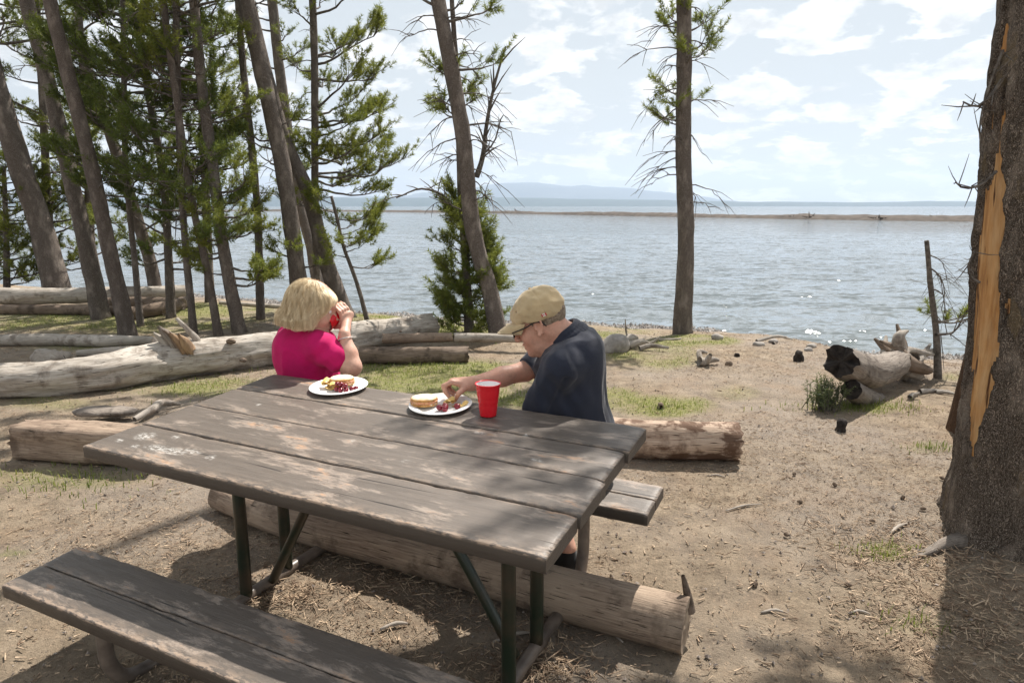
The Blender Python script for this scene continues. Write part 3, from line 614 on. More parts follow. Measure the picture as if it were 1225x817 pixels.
# the big scarred tree at the right, close to the camera
ROOTS = []
def big_tree():
    Yb = 3.05; cen = [(1219, 690), (1216, 655), (1222, 560), (1235, 420), (1250, 230), (1276, 0)]
    P = [W(a, c, Yb) for a, c in cen]; P[0] = np.array([W(1219, 690, Yb)[0], Yb, -.08]); P[1][2] = .04; rad = [.36, .315, .27, .252, .243, .235]
    d = np.array([.09, .03, 1.0])
    q = P[-1]
    for k in range(8): q = q + d * 1.0; P.append(q); rad.append(.235 - .012 * (k + 1))
    ob = thing('pine_tree', 'massive scaly trunk at the right edge with a long strip of raw orange wood', 'tree', (P[0][0], Yb, 0))
    Pq, Rq = resample(P, rad, .022); n = 150; T, N, M = frames(Pq); a = np.arange(n) * 2 * np.pi / n
    # angle measured from the side that faces -y
    dirs = np.stack([np.sin(a), -np.cos(a), 0 * a], 1)
    z = Pq[:, 2][:, None] + 0 * a[None]; A = np.degrees(np.where(a > np.pi, a - 2 * np.pi, a))[None] + 0 * z
    q3 = np.stack([np.sin(a)[None] + 0 * z, np.cos(a)[None] + 0 * z, z * 1.3], -1)
    lob = .13 * np.exp(-np.maximum(z, 0) / .16) * np.maximum(0, np.cos(np.radians(A) * 5 + .7)) + .05 * np.exp(-np.maximum(z, 0) / .8) * np.cos(np.radians(A) * 5 + .7)
    groove = -.10 * np.exp(-((A + 8) / 7) ** 2) * np.clip(1.3 - z, 0, 1)
    rel = .05 * fbm(q3, 3, 3, 71) + .075 * np.abs(fbm(q3 * [1, 1, .55], 10, 3, 72)) + .018 * fbm(q3, 34, 2, 73)
    cenA = -88 + 5 * vn(q3[:, :1] * 0 + np.stack([z[:, :1] * 1, z[:, :1] * 0, z[:, :1] * 0], -1), 1.6, 74) + 0 * A - 7 * (z - .9)
    half = np.interp(z, [.36, .50, .75, 1.1, 1.5, 1.9, 2.3, 2.7, 3.2, 3.6], [0, 13, 22, 26, 22, 13, 4, 7, 3, 0]) + 9 * fbm(q3, 4, 4, 75) + 5 * fbm(q3 * [1, 1, .4], 16, 2, 79)
    mask = (np.abs(A - cenA) < half) & (z > .36) & (z < 3.6) & (fbm(q3 * [1, 1, .45], 5, 3, 80) > -.26)
    rr = Rq[:, None] * (1 + lob + groove + np.where(mask, -.075 + .012 * fbm(q3 * [1, 1, .25], 12, 3, 76), rel))
    V = (Pq[:, None] + dirs[None] * rr[..., None]).reshape(-1, 3); m = len(Pq)
    i = np.arange(m - 1)[:, None] * n; j = np.arange(n)[None]; k = (j + 1) % n; Qf = np.stack([i + j, i + k, i + n + k, i + n + j], -1).reshape(-1, 4)
    inside = mask.ravel()[Qf].all(1)
    def sub(f): u, inv = np.unique(f, return_inverse=True); return V[u], inv.reshape(f.shape)
    v1, f1 = sub(Qf[~inside]); v2, f2 = sub(Qf[inside])
    mk('trunk', v1, f1, M_bark_big, ob); mk('bare_wood', v2, f2, M_rawwood, ob)
    # dead twigs at the left of the trunk
    for pix, r_ in [([(1199, 95), (1180, 120), (1168, 128), (1152, 122)], .008), ([(1192, 205), (1172, 222), (1150, 224), (1143, 218)], .007), ([(1200, 60), (1188, 90), (1172, 160), (1176, 190)], .006), ([(1172, 338), (1160, 330), (1158, 318), (1166, 300)], .006)]:
        tb = B(); rg = np.random.default_rng(int(pix[0][1])); Pd = [W(x_, y_, Yb - .12) for x_, y_ in pix]; tube(tb, Pd, np.linspace(r_, r_ * .4, len(Pd)), 6, .03, False, .1)
        for _ in range(9):
            i_ = rg.integers(1, len(Pd)); f = rg.random(); s0 = Pd[i_ - 1] * (1 - f) + Pd[i_] * f; dd = rg.normal(0, .6, 3) + [-.4, 0, 0]; dd /= np.linalg.norm(dd); l = .04 + .09 * rg.random(); tube(tb, [s0, s0 + dd * l * .5, s0 + dd * l + [0, 0, .01]], [r_ * .4, r_ * .3, .001], 4, None, False)
        tb.mesh('dead_branch', M_branch, ob)
    # roots and crown
    for pix in ([(1150, 652), (1128, 656), (1108, 664), (1092, 668)],):
        Pd = [G(*p_) + [0, 0, .030 - .010 * k_] for k_, p_ in enumerate(pix)]; ROOTS.append((Pd, ob))
    rg = np.random.default_rng(77); bc, tf = B(), []
    def bough(s0, az, L, rise, dens, tfrom=.3):
        bb, t1 = B(), []; branch(bb, t1, s0, az, L, rise, .03, rg, dens, tuftfrom=tfrom); prisms(bb, [q_[0] for q_ in t1], [q_[1] for q_ in t1], .005, .003); bb.mesh('bough', M_branch, ob); tf.extend(t1)
    tp = np.array(P)
    def at(zq): return np.array([np.interp(zq, tp[:, 2], tp[:, k_]) for k_ in range(3)])
    aim = [((1.50, 4.25, 4.3), 2), ((1.68, 4.2, 4.6), 2), ((1.62, 4.45, 4.4), 2), ((1.35, 4.15, 4.25), 2), ((1.78, 4.5, 4.45), 2), ((2.6, 4.3, 3.8), 2), ((2.2, 4.6, 4.5), 2), ((2.44, 4.3, 4.0), 1), ((2.9, 4.6, 4.5), 1), ((2.5, 4.55, 4.8), 1), ((2.1, 4.1, 4.9), 1), ((2.3, 3.9, 3.6), 1), ((2.75, 4.3, 4.3), 1), ((2.2, 4.4, 4.3), 1), ((2.6, 4.9, 5.0), 1), ((1.85, 3.9, 3.9), 1)]
    for (tx_, ty_, tz_), L in aim:
        s0 = at(tz_ - .35); v = np.array([tx_, ty_, tz_]) - s0; bough(s0, math.atan2(v[1], v[0]), np.hypot(v[0], v[1]) + .2, .12, 1.9, .62)
    for k_ in range(26): s0 = at(7.2 + 2.6 * k_ / 26); bough(s0, rg.random() * 6.28, 1.2 + .8 * rg.random(), .2, 1.2)
    grow(None, tf, rg, bc, 22, .006, 78); bc.mesh('crown', M_needle, ob, smooth=False)
big_tree()
tree('pine_tree', 'reddish trunk almost hidden behind the massive scarred one', [(1166, 519), (1184, 400), (1202, 250), (1236, 0)], 48, 40, [(-620, -900, 10, .8, .8, .1, 1.0)], bark=bark_mat('reddish_bark', (.12, .07, .045), (.38, .23, .135), 30), seed=35, sides=20, flare=1.2)

# ---------------------------------------------------------------- logs, stumps, stones
def uvtube(P, rad, n=28, step=.04, noise=.08, nscale=2.2, seed=0, ends=True, knots=(), rag=0, sq=0):
    """log mesh with UV (x along, y round) and concave cut ends; returns V, Q, T, uv"""
    P, rad = resample(P, rad, step); T, N, M = frames(P); a = np.arange(n + 1) * 2 * np.pi / n
    L = np.r_[0, np.cumsum(np.linalg.norm(np.diff(P, axis=0), axis=1))]
    q = np.stack([np.cos(a)[None] + 0 * L[:, None], np.sin(a)[None] + 0 * L[:, None], L[:, None] * 1.6 + 0 * a[None]], -1)
    rel = 1 + noise * fbm(q, nscale, 4, seed) + noise * .5 * fbm(q * [1, 1, .15], 9, 3, seed + 5)
    for (lf, ang, sz, hgt) in knots:
        dl = (L - lf * L[-1])[:, None]; da = (np.angle(np.exp(1j * (a - ang))))[None] * rad[:, None]
        rr_ = np.sqrt(dl ** 2 + da ** 2); rel = rel + hgt * np.exp(-(rr_ / sz) ** 2) - .5 * hgt * np.exp(-(rr_ / (sz * .35)) ** 2)
    if sq: rel = rel * (1 / (np.abs(np.cos(a)) ** 7 + np.abs(np.sin(a)) ** 7) ** (1 / 7))[None] * sq
    ring = np.cos(a)[None, :, None] * N[:, None] + np.sin(a)[None, :, None] * M[:, None]
    V = P[:, None] + ring * (rad[:, None] * rel)[..., None]
    if rag:
        j_ = fbm(np.stack([np.cos(a) * 2, np.sin(a) * 2, a * 0], -1), 2, 3, seed + 9)[:, None]
        V[-1] += T[-1] * j_ * rag; V[0] -= T[0] * j_ * rag
    m = len(P); i = np.arange(m - 1)[:, None] * (n + 1); j = np.arange(n)[None]; Q = np.stack([i + j, i + j + 1, i + n + 2 + j, i + n + 1 + j], -1).reshape(-1, 4)
    uv = np.stack([L[:, None] + 0 * a[None], np.repeat(a[None] / (2 * np.pi), m, 0)], -1).reshape(-1, 2)
    return V, Q, uv, P, T, rad, n
def log(name, label, P, rad, mat, end_mat=None, cat='log', group=None, parent=None, sag=None, **k):
    V, Q, uv, Pq, T, rd, n = uvtube(P, rad, **k)
    ob = mk(name, V.reshape(-1, 3), Q, mat, parent, uv=uv) if parent is not None else None
    if parent is None:
        c = Pq[len(Pq) // 2].copy(); ob = thing(name, label, cat, (c[0], c[1], float(gz(c[0], c[1]))), group)
        mk('shaft', V.reshape(-1, 3), Q, mat, ob, uv=uv)
    for e, sgn in ((0, -1), (-1, 1)):
        ring = V[e][:-1]; c = ring.mean(0); Vv = [ring]; ks = (1, .8, .55, .3, .1)
        for kk in ks[1:]: Vv.append(c + (ring - c) * kk - T[e] * sgn * rd[e] * .07 * (1 - kk) + T[e] * sgn * .006 * vn(c + (ring - c) * kk, 50, 3)[:, None])
        m = len(ring); Vv = np.concatenate(Vv + [c[None] - T[e] * sgn * rd[e] * .07]); i = np.arange(len(ks) - 1)[:, None] * m; j = np.arange(m)[None]; kx = (j + 1) % m
        Qe = np.stack([i + j, i + kx, i + m + kx, i + m + j], -1).reshape(-1, 4); last = (len(ks) - 1) * m
        Te = np.stack([last + np.arange(m), last + (np.arange(m) + 1) % m, np.full(m, len(Vv) - 1)], 1)
        if sgn < 0: Qe = Qe[:, ::-1]; Te = Te[:, ::-1]
        mk('cut_end', Vv, [Qe, Te], end_mat or mat, ob, uv=np.stack([Vv[:, 0] * 3, Vv[:, 2] * 3], 1))
    return ob
for Pd, ob_ in ROOTS:
    V, Q, uv, *_ = uvtube(Pd, [.034, .026, .018, .006], n=12, step=.015, noise=.4, seed=4); mk('root', V.reshape(-1, 3), Q, M_drift_mid, ob_, uv=uv)
def on(px, py, r, up=0): g = G(px, py); return g + np.array([0, r * .55, r * .92 + up])
M_endgrain = simple('weathered_end_grain', (.20, .15, .11), (.44, .35, .26), 14, .9, .8, .008)
# the great pale log that runs behind the woman
b1 = [(-55, 476, .135), (10, 477, .142), (110, 470, .152), (190, 456, .17), (260, 447, .17), (330, 437, .17), (420, 423, .165), (470, 413, .155), (516, 404, .14)]
P = [on(a, c, r) for a, c, r in b1]
big = log('driftwood_log', 'huge pale grey driftwood log with knots running from the left edge behind the woman', P, [r for _, _, r in b1], M_drift, seed=3, noise=.19, step=.025, n=56, rag=.03, group='fallen logs on the ground',
          knots=[(.16, 3.6, .05, .22), (.31, 5.0, .06, .3), (.40, 4.4, .09, .3), (.55, 3.9, .05, .28), (.72, 4.2, .05, .25), (.85, 4.4, .04, .22), (.9, 5.2, .03, .25), (.78, 5.3, .035, .25), (.22, 5.2, .04, .2)])
def stub(px, Pix, r, mat, nm, par=big, dy=0, n=9):
    tb = B(); Pd = [W(a, c, px + dy) for a, c in Pix]; V, Q, uv, *_ = uvtube(Pd, np.linspace(r, r * .35, len(Pd)), n=n, step=.03, noise=.2, seed=len(Pix) + int(Pix[0][0])); mk(nm, V.reshape(-1, 3), Q, mat, par, uv=uv)
yb = G(215, 453)[1]
stub(yb, [(236, 422), (236, 408), (226, 396), (211, 381)], .045, M_drift, 'broken_branch', dy=.2)
stub(yb, [(196, 428), (192, 414), (184, 404)], .075, M_drift, 'broken_branch', dy=.05)
M_split = simple('orange_split_wood', (.16, .10, .06), (.40, .27, .16), 14, .8, .8, .01, (1, 1, .3))
for px0, py0, px1, py1, r_, m_ in [(214, 428, 190, 404, .050, M_drift_mid), (222, 430, 203, 411, .045, M_split), (228, 430, 214, 414, .040, M_split), (206, 430, 184, 412, .035, M_drift), (218, 430, 196, 408, .03, M_drift_dark)]:
    A_, E_ = W(px0, py0 - 10, yb + .02), W(px1, py1 - 13, yb - .08); V, Q, uv, *_ = uvtube([A_, (A_ + E_) / 2 + [0, 0, .015], E_], [r_ * 1.3, r_, r_ * .25], n=12, step=.015, noise=.5, nscale=3, seed=px0, rag=.03); mk('splinter', V.reshape(-1, 3), Q, m_, big, uv=uv)
for px_, py_, s_ in [(33, 458, .026), (150, 441, .03), (275, 414, .034), (286, 425, .026), (352, 408, .018), (436, 394, .022), (452, 403, .018), (472, 397, .013), (95, 449, .018), (120, 463, .014)]:
    k_ = int(np.argmin([abs(a - px_) for a, *_ in b1])); q0, q1 = np.array(P[max(0, k_ - 1)]), np.array(P[min(len(P) - 1, k_ + 1)]); a0, a1 = b1[max(0, k_ - 1)][0], b1[min(len(b1) - 1, k_ + 1)][0]; ctr = q0 + (q1 - q0) * (px_ - a0) / (a1 - a0); rr0 = b1[k_][2]
    pt = W(px_, py_, ctr[1] - rr0 * .5); dv = pt - ctr; dv -= (q1 - q0) * (dv @ (q1 - q0)) / ((q1 - q0) @ (q1 - q0)); pt = ctr + (pt - ctr) * 1; pt = pt - dv + dv / np.linalg.norm(dv) * rr0 * .98
    V, Q = nets([E(pt, (s_ * 1.3, s_, s_ * .8), .004)], s_ * .22, lambda p: s_ * .35 * fbm(p, 1 / s_, 2, int(px_))); mk('knot', V, Q, M_drift_dark, big, uv=V[:, ::2])
def simplelog(lab, pts, mat, end=None, seed=0, name='fallen_log', dz=0, grp='fallen logs on the ground', **k):
    P = [on(a, c, r) + [0, 0, dz] for a, c, r in pts]; kk = dict(noise=.11, rag=.02, n=24); kk.update(k)
    return log(name, lab, P, [p[2] for p in pts], mat, end, seed=seed, group=grp, **kk)
simplelog('light tan pole lying on the dark log, right of the big pale log, nearer half', [(458, 422, .052), (500, 421, .054), (541, 420, .052)], M_drift_warm, M_endgrain, 11, dz=.10)
simplelog('grey thin pole passing behind the man\'s head, meeting the tan pole end to end', [(543, 420, .050), (590, 420, .047), (650, 421, .043), (700, 421, .04)], M_drift, M_endgrain, 12, dz=.10)
simplelog('dark rotten log on the ground under the two light poles', [(425, 436, .085), (480, 436, .09), (560, 434, .08)], M_drift_dark, None, 13, noise=.2)
simplelog('large pale log on top of the stack at the far left, under the leaning trunks', [(-60, 370, .125), (60, 369, .125), (150, 366, .12), (222, 362, .10)], M_drift, None, 14, dz=.07, noise=.2)
simplelog('thin grey log beneath the large pale one at the far left', [(-60, 376, .07), (60, 377, .075), (130, 378, .07), (196, 378, .06)], M_drift_dark, None, 15)
simplelog('short dark log jammed crosswise at the right end of the left stack', [(150, 384, .09), (190, 378, .1), (222, 368, .09)], M_drift_dark, None, 16)
simplelog('lower dark log of the small pile behind the thin trunks at left', [(120, 372, .09), (170, 371, .09), (218, 372, .08)], M_drift_dark, None, 17, dz=.02)
simplelog('long slim grey log lying in shade behind the big pale log at left', [(-40, 414, .06), (60, 414, .07), (130, 415, .065), (182, 412, .045)], M_drift, None, 18)
simplelog('short slim pale log tucked against the back of the big pale log', [(92, 427, .035), (130, 427, .05), (190, 424, .05)], M_drift, None, 19)
simplelog('straight bleached pole along the shore under the trees, left of the woman', [(262, 366, .03), (330, 371, .035), (400, 377, .03)], M_drift, None, 20, dz=.02, name='driftwood_pole')
# the log under the picnic table and the lit one behind the man
ut = [(262, 611, .075), (330, 641, .085), (450, 676, .092), (560, 708, .095), (700, 752, .097), (824, 786, .096)]
P = [on(a, c, r) for a, c, r in ut]; und = log('trimmed_log', 'long trimmed log lying across the ground under the picnic table', P, [r for *_, r in ut], M_drift_warm, M_endgrain, seed=21, n=44, step=.02, noise=.07, group='fallen logs on the ground', knots=[(.80, 4.4, .035, .28), (.30, 5.0, .03, .2)])
yl = G(822, 783)[1]
stub(yl, [(826, 731), (822, 708), (817, 688)], .020, M_drift_dark, 'broken_branch', und, dy=.10)
V, Q = nets([E(W(731, 720, G(731, 757)[1] + .03), (.026, .02, .022), .01)], .004, lambda p: .003 * fbm(p, 60, 2, 5)); mk('knot', V, Q, M_drift_dark, und)
rl = [(640, 536, .135), (740, 548, .125), (830, 553, .122), (884, 553, .118)]
P = [on(a, c, r) for a, c, r in rl]; log('trimmed_log', 'thick sunlit reddish-tan log lying just behind the seated man', P, [r for *_, r in rl], M_patchy, M_endgrain, seed=22, n=40, step=.025, noise=.12, group='fallen logs on the ground', rag=.03, knots=[(.5, 4.6, .06, .15), (.75, 3.6, .05, .15)])
# squared old timber at the left
def timber():
    g0, g1 = G(20, 552), G(190, 566); up = np.array([0, 0, 1.])
    P = [g0 + [0, .10, .115], g0 * .5 + g1 * .5 + [0, .10, .12], g1 + [0, .10, .125]]
    o = log('squared_timber', 'short weathered squared timber with a ragged top, left of the table', P, [.12, .125, .115], M_drift_warm, M_endgrain, seed=23, n=40, step=.03, noise=.14, sq=.86, group='fallen logs on the ground', rag=.04)
timber()
def slab(lab, c, r, h, seed, mat=None, name='bark_slab', ax=None, cat='driftwood', grp='bits of wood on the ground'):
    V, Q = nets([E(c, r, .02, ax)], h, lambda p: r[2] * .55 * fbm(p, 2.2 / max(r), 3, seed)); o = mk(name, V, Q, mat or M_root, uv=np.stack([V[:, 0], V[:, 1] * 1.5], 1)); return setp(o, lab, cat, grp)
g = G(118, 508); slab('flat curled slab of bark lying behind the squared timber', g + [0, .1, .07], (.24, .11, .038), .012, 1, M_drift_mid)
g = G(60, 433); slab('broken pale block of wood on bare dirt behind the big log', g + [0, 0, .05], (.19, .10, .085), .018, 2, M_root, 'wood_block')
tb = B(); V, Q, uv, *_ = uvtube([on(160, 507, .03), on(180, 500, .035) + [0, 0, .02], on(196, 490, .035) + [0, 0, .02], on(216, 487, .02)], [.02, .03, .028, .012], n=12, step=.03, noise=.15, seed=4)
setp(mk('bleached_root', V.reshape(-1, 3), Q, M_root, uv=uv), 'bleached curving root poking out at the far left corner of the table top', 'root', 'bits of wood on the ground')
# uprooted log at the shore
def uproot():
    Y0 = G(1085, 462)[1]; A = W(1006, 432, Y0 - .75); A2 = W(1035, 445, Y0 - .45); Bm = W(1062, 440, Y0 - .1); C1 = W(1082, 430, Y0 + .15)
    o = log('uprooted_log', 'thick grey uprooted log at the shore with a charred end and fan of roots', [A, A2, Bm, C1], [.12, .135, .13, .09], M_drift_mid, M_char, seed=25, n=36, noise=.15, knots=[(.1, 4, .09, .12)], rag=.10, group='fallen logs on the ground')
    rg = np.random.default_rng(5)
    for k, (dx, dy) in enumerate([(1073, 388), (1086, 396), (1060, 402), (1053, 408), (1113, 412), (1117, 424), (1112, 440), (1100, 446), (1122, 418), (1046, 405), (1096, 436), (1108, 452)]):
        e = W(dx, dy, Y0 + .2 + .25 * rg.random()); s0 = C1 * .75 + Bm * .25 + rg.normal(0, .05, 3); mid = (s0 + e) / 2 + rg.normal(0, .06, 3)
        V, Q, uv, *_ = uvtube([s0, mid, e], [.075, .045, .012], n=9, step=.05, noise=.25, seed=k); mk('root', V.reshape(-1, 3), Q, M_root if k % 3 else M_drift_dark, o, uv=uv)
uproot()
Y1 = G(1030, 486)[1]; log('cut_log', 'short dark log stub in front of the uprooted log, by the grey-green bush', [W(1018, 466, Y1 - .1), W(1034, 476, Y1 + .12), W(1050, 482, Y1 + .3)], [.078, .085, .088], M_drift_mid, M_char, seed=26, n=24, noise=.14, group='fallen logs on the ground')
def stump(px, py, r, hgt, lab, seed, mat=None):
    g = G(px, py); V, Q = nets([Cn(g - [0, 0, .04], g + [0, 0, hgt], r, r * .75, .02), Cn(g + [r * .3, 0, 0], g + [r * .4, 0, hgt * 1.15], r * .4, r * .2, .02)], max(.006, r * .12), lambda p: r * .3 * fbm(p, 1.2 / r, 3, seed))
    setp(mk('stump', V, Q, mat or M_char, uv=V[:, :2]), lab, 'stump', 'small stumps in the dirt')
stump(1006, 515, .042, .055, 'small dark stump alone on the dirt in front of the short log stub', 1)
stump(955, 432, .055, .07, 'dark stump left of the uprooted log near the water', 2)
stump(790, 489, .03, .03, 'tiny brown stump in the grass patch right of the man', 3, M_drift_dark)
stump(881, 427, .035, .02, 'low black nub between the bleached root knot and the shore', 4)
stump(872, 437, .045, .012, 'flat dark scrap of wood left of the black nub', 5, M_drift_dark)
def rootmass(lab, spots, seed, name='driftwood_root'):
    rg = np.random.default_rng(seed); t = None
    for k, (x0, y0, x1, y1, r) in enumerate(spots):
        A, C = G(x0, y0) + [0, 0, r], G(x1, max(y0, y1)) * 1.0; C = W(x1, y1, A[1] + .1 * rg.normal()) if y1 < y0 - 2 else G(x1, y1) + [0, 0, r]
        if t is None: t = thing(name, lab, 'driftwood', G(x0, y0), 'bits of wood on the ground')
        V, Q, uv, *_ = uvtube([A, (A + C) / 2 + rg.normal(0, r, 3), C], [r, r * .9, r * .4], n=9, step=.04, noise=.25, seed=seed + k); mk('root_limb', V.reshape(-1, 3), Q, M_root if k % 2 else M_drift, t, uv=uv)
rootmass('bleached knot of roots on bare dirt between the solitary tree and the shore', [(836, 438, 850, 424, .05), (842, 438, 860, 431, .04), (838, 434, 846, 422, .03)], 31)
rootmass('grey jumble of driftwood with a thin upright stick, near the water behind the man', [(752, 418, 776, 411, .045), (765, 420, 800, 416, .03), (752, 410, 748, 382, .012), (744, 412, 762, 404, .05), (770, 414, 790, 402, .02), (784, 408, 815, 405, .02)], 32)
rootmass('twisted grey root lying at the foot of the dead snag', [(1088, 478, 1100, 470, .02), (1100, 471, 1135, 470, .02), (1120, 471, 1148, 476, .018)], 33)
rootmass('thin fallen branches at the shore right of the solitary tree', [(905, 410, 948, 408, .02), (925, 412, 975, 410, .015)], 34)
g = G(738, 421); V, Q = nets([E(g + [0, .05, .07], (.15, .12, .12), .02), E(g + [-.08, .03, .04], (.1, .1, .08), .02)], .014, lambda p: .02 * fbm(p, 9, 3, 3)); setp(mk('rock', V, Q, M_stone), 'rounded grey rock beside the driftwood jumble right of the man', 'rock')
rg = np.random.default_rng(55)
for k, lab in enumerate(['leftmost small rock on the waterline, right of the solitary tree', 'second small rock on the waterline right of the solitary tree', 'middle small rock on the waterline right of the solitary tree', 'fourth small rock along the waterline towards the uprooted log', 'rightmost small rock on the waterline before the uprooted log']):
    g = G(862 + k * 31 + rg.normal() * 5, 408 + k * 2.6); r = .025 + .04 * rg.random(); g = g + [.1 * rg.normal(), .12 * rg.normal(), 0]; V, Q = nets([E(g + [0, 0, r * .2], (r * 1.2, r, r * .7), .02)], r * .2, lambda p: r * .3 * fbm(p, .8 / r, 2, k)); setp(mk('rock', V, Q, M_stone), lab, 'rock', 'rocks along the waterline')
for k, (px, py, l, lab) in enumerate([(620, 251.5, 3, 'low brown drift snag on the spit behind the leaning middle trunk'), (965, 259.5, 2.2, 'tiny pale driftwood on the spit left of the dark lump'), (990, 260, 2.0, 'dark upright lump of brush on the spit in the right half'), (1140, 262, 3.2, 'pale branching driftwood on the spit near the scarred tree'), (1075, 261.5, 2., 'small dark drift lump on the spit above the uprooted log'), (735, 255, 2.4, 'brown drift lump on the spit left of the solitary tree')]):
    c = PZ(px, py + 3.2, WL); c[1] += 5; rg = np.random.default_rng(k + 90); t = None
    for q_ in range(7):
        A = c + [rg.normal() * .5, rg.normal() * .3, .35]; e = A + np.array([rg.normal() * l * .4, rg.normal() * .3, abs(rg.normal()) * .45]); V, Q, uv, *_ = uvtube([A, (A + e) / 2, e], [.13, .1, .04], n=6, step=.3, noise=.1, seed=q_)
        if t is None: t = thing('driftwood_root', lab, 'driftwood', c, 'driftwood on the far spit')
        mk('root_limb', V.reshape(-1, 3), Q, M_drift_dark if k % 2 == 0 else M_drift, t, uv=uv)
# sticks on the dirt
for k, (a, c, d, e, r, lab) in enumerate([(868, 612, 911, 604, .006, 'slender curved stick on open dirt right of the bench'), (846, 570, 868, 572, .006, 'short pale stick just below the end of the sunlit log'), (1015, 735, 1041, 736, .006, 'straight pale stick on the dirt at lower right'), (910, 734, 943, 735, .006, 'thin straight twig on dirt right of the long log\'s end'), (455, 755, 488, 748, .009, 'pale spindle-shaped splinter on the lit strip under the table'), (590, 770, 640, 758, .008, 'thin twig in shadow between the right table legs'), (1065, 640, 1085, 628, .01, 'dark bent twig near the grass tuft by the big tree'), (700, 745, 745, 770, .008, 'curved twig lying in the shadow of the long log')]):
    A, C = G(a, c) + [0, 0, r], G(d, e) + [0, 0, r]; tb = B(); tube(tb, [A, (A + C) / 2 + [.01, .015, .004], C], [r * .6, r, r * .4], 7, .02, True, .2, seed=k); setp(tb.mesh('stick', M_root), lab, 'stick', 'sticks on the dirt')
# pine cones
cone_at = [(951, 568), (960, 602), (1000, 583), (1078, 598), (1100, 610), (938, 640), (1046, 625), (905, 700), (1130, 575), (1010, 700)]
for k, (px, py) in enumerate(cone_at):
    g = G(px, py); tb = B(); rg = np.random.default_rng(k); az = rg.random() * 6.28; ax = np.array([math.cos(az), math.sin(az), .15])
    pr = []
    for q_ in range(13): f = q_ / 12; pr.append(((.002 + .0065 * math.sin(math.pi * min(1, f * .85 + .1)) ** .8) * (1 + (.22 if q_ % 2 else -.12)), f * .030))
    lathe(tb, g + [0, 0, .009], pr, 12, ax); setp(tb.mesh('pine_cone', M_drift_dark, smooth=False), 'small dark pine cone lying on the open dirt right of the table', 'pine cone', 'pine cones on the dirt')

# ---------------------------------------------------------------- grass, bush, litter
rg = np.random.default_rng(9)
def blades(name, x, y, hgt, wd, mat, lean=.5):
    n = len(x); z = gz(x, y); az = rg.random(n) * 6.283; d = np.stack([np.cos(az), np.sin(az), 0 * az], 1); sd = np.stack([-np.sin(az), np.cos(az), 0 * az], 1) * wd[:, None] / 2
    h = hgt[:, None]; l = (lean * rg.random(n))[:, None]; b0 = np.stack([x, y, z - .004], 1); up = np.array([0, 0, 1.])
    m1 = b0 + up * h * .55 + d * h * l * .3; t1 = b0 + up * h * (1 - .3 * l) + d * h * l
    V = np.stack([b0 - sd, b0 + sd, m1 + sd * .8, m1 - sd * .8, t1], 1).reshape(-1, 3); o = np.arange(n)[:, None] * 5
    b = B(); b.add(V, (o + np.array([[3, 2, 4]])), (o + np.array([[0, 1, 2, 3]]))); ob = b.mesh(name, mat, smooth=False, loc=(0, 0, 0)); ob['kind'] = 'stuff'; return ob
N = 420000; yy = 2 + 13 * rg.random(N) ** 1.0; xx = (rg.random(N) * 2 - 1) * (yy * .85 + .5)
gn = green(xx, yy); k = rg.random(N) < np.clip((gn - .22) * 1.2, 0, 1) * .8; xx, yy, gn = xx[k], yy[k], gn[k]
blades('grass', xx, yy, (.006 + .026 * rg.random(len(xx)) ** 2) * (.5 + gn), .003 + .003 * rg.random(len(xx)), M_grass, 1.2)
# taller weeds along the logs
tx_, ty_ = [], []
for px, py, s, n in [(500, 440, .35, 260), (520, 437, .3, 200), (255, 470, .4, 160), (90, 575, .3, 150), (150, 565, .25, 120), (70, 578, .2, 80), (595, 400, .4, 260), (545, 398, .45, 400), (640, 470, .3, 200), (610, 475, .3, 200), (790, 487, .2, 160), (1054, 486, .2, 260), (1030, 488, .2, 260), (990, 487, .18, 200), (330, 446, .5, 160), (1056, 660, .09, 130), (1116, 537, .1, 120), (1094, 748, .09, 60), (430, 385, .5, 300), (520, 400, .3, 200), (20, 340, .8, 200)]:
    g = G(px, py); tx_.append(g[0] + rg.normal(0, s, n)); ty_.append(g[1] + rg.normal(0, s * .5, n))
tx_ = np.concatenate(tx_); ty_ = np.concatenate(ty_); blades('weeds', tx_, ty_, .012 + .055 * rg.random(len(tx_)) ** 1.5, .0035 + .0035 * rg.random(len(tx_)), M_grass, .8)
# grey-green bush beside the log stub
g = G(988, 492); t = thing('sagebrush', 'feathery grey-green bush in front of the uprooted log', 'bush', g); bb, bc = B(), B(); tf = []
for k in range(60):
    d = np.array([rg.normal() * .32, rg.normal() * .3, 1.0]); d /= np.linalg.norm(d); l = .09 + .15 * rg.random(); s0 = g + [rg.normal() * .05, rg.normal() * .04, 0]; prisms(bb, [s0], [s0 + d * l], .004, .002)
    for f in (.3, .5, .7, .85, 1): tf.append((s0 + d * l * f, d + rg.normal(0, .3, 3), .35 + .2 * rg.random()))
needles(bc, np.array([a for a, *_ in tf]), np.array([a[1] for a in tf]), np.array([a[2] for a in tf]), 14, .006, 3); bb.mesh('stem', M_branch, t); bc.mesh('foliage', M_sage, t, smooth=False)
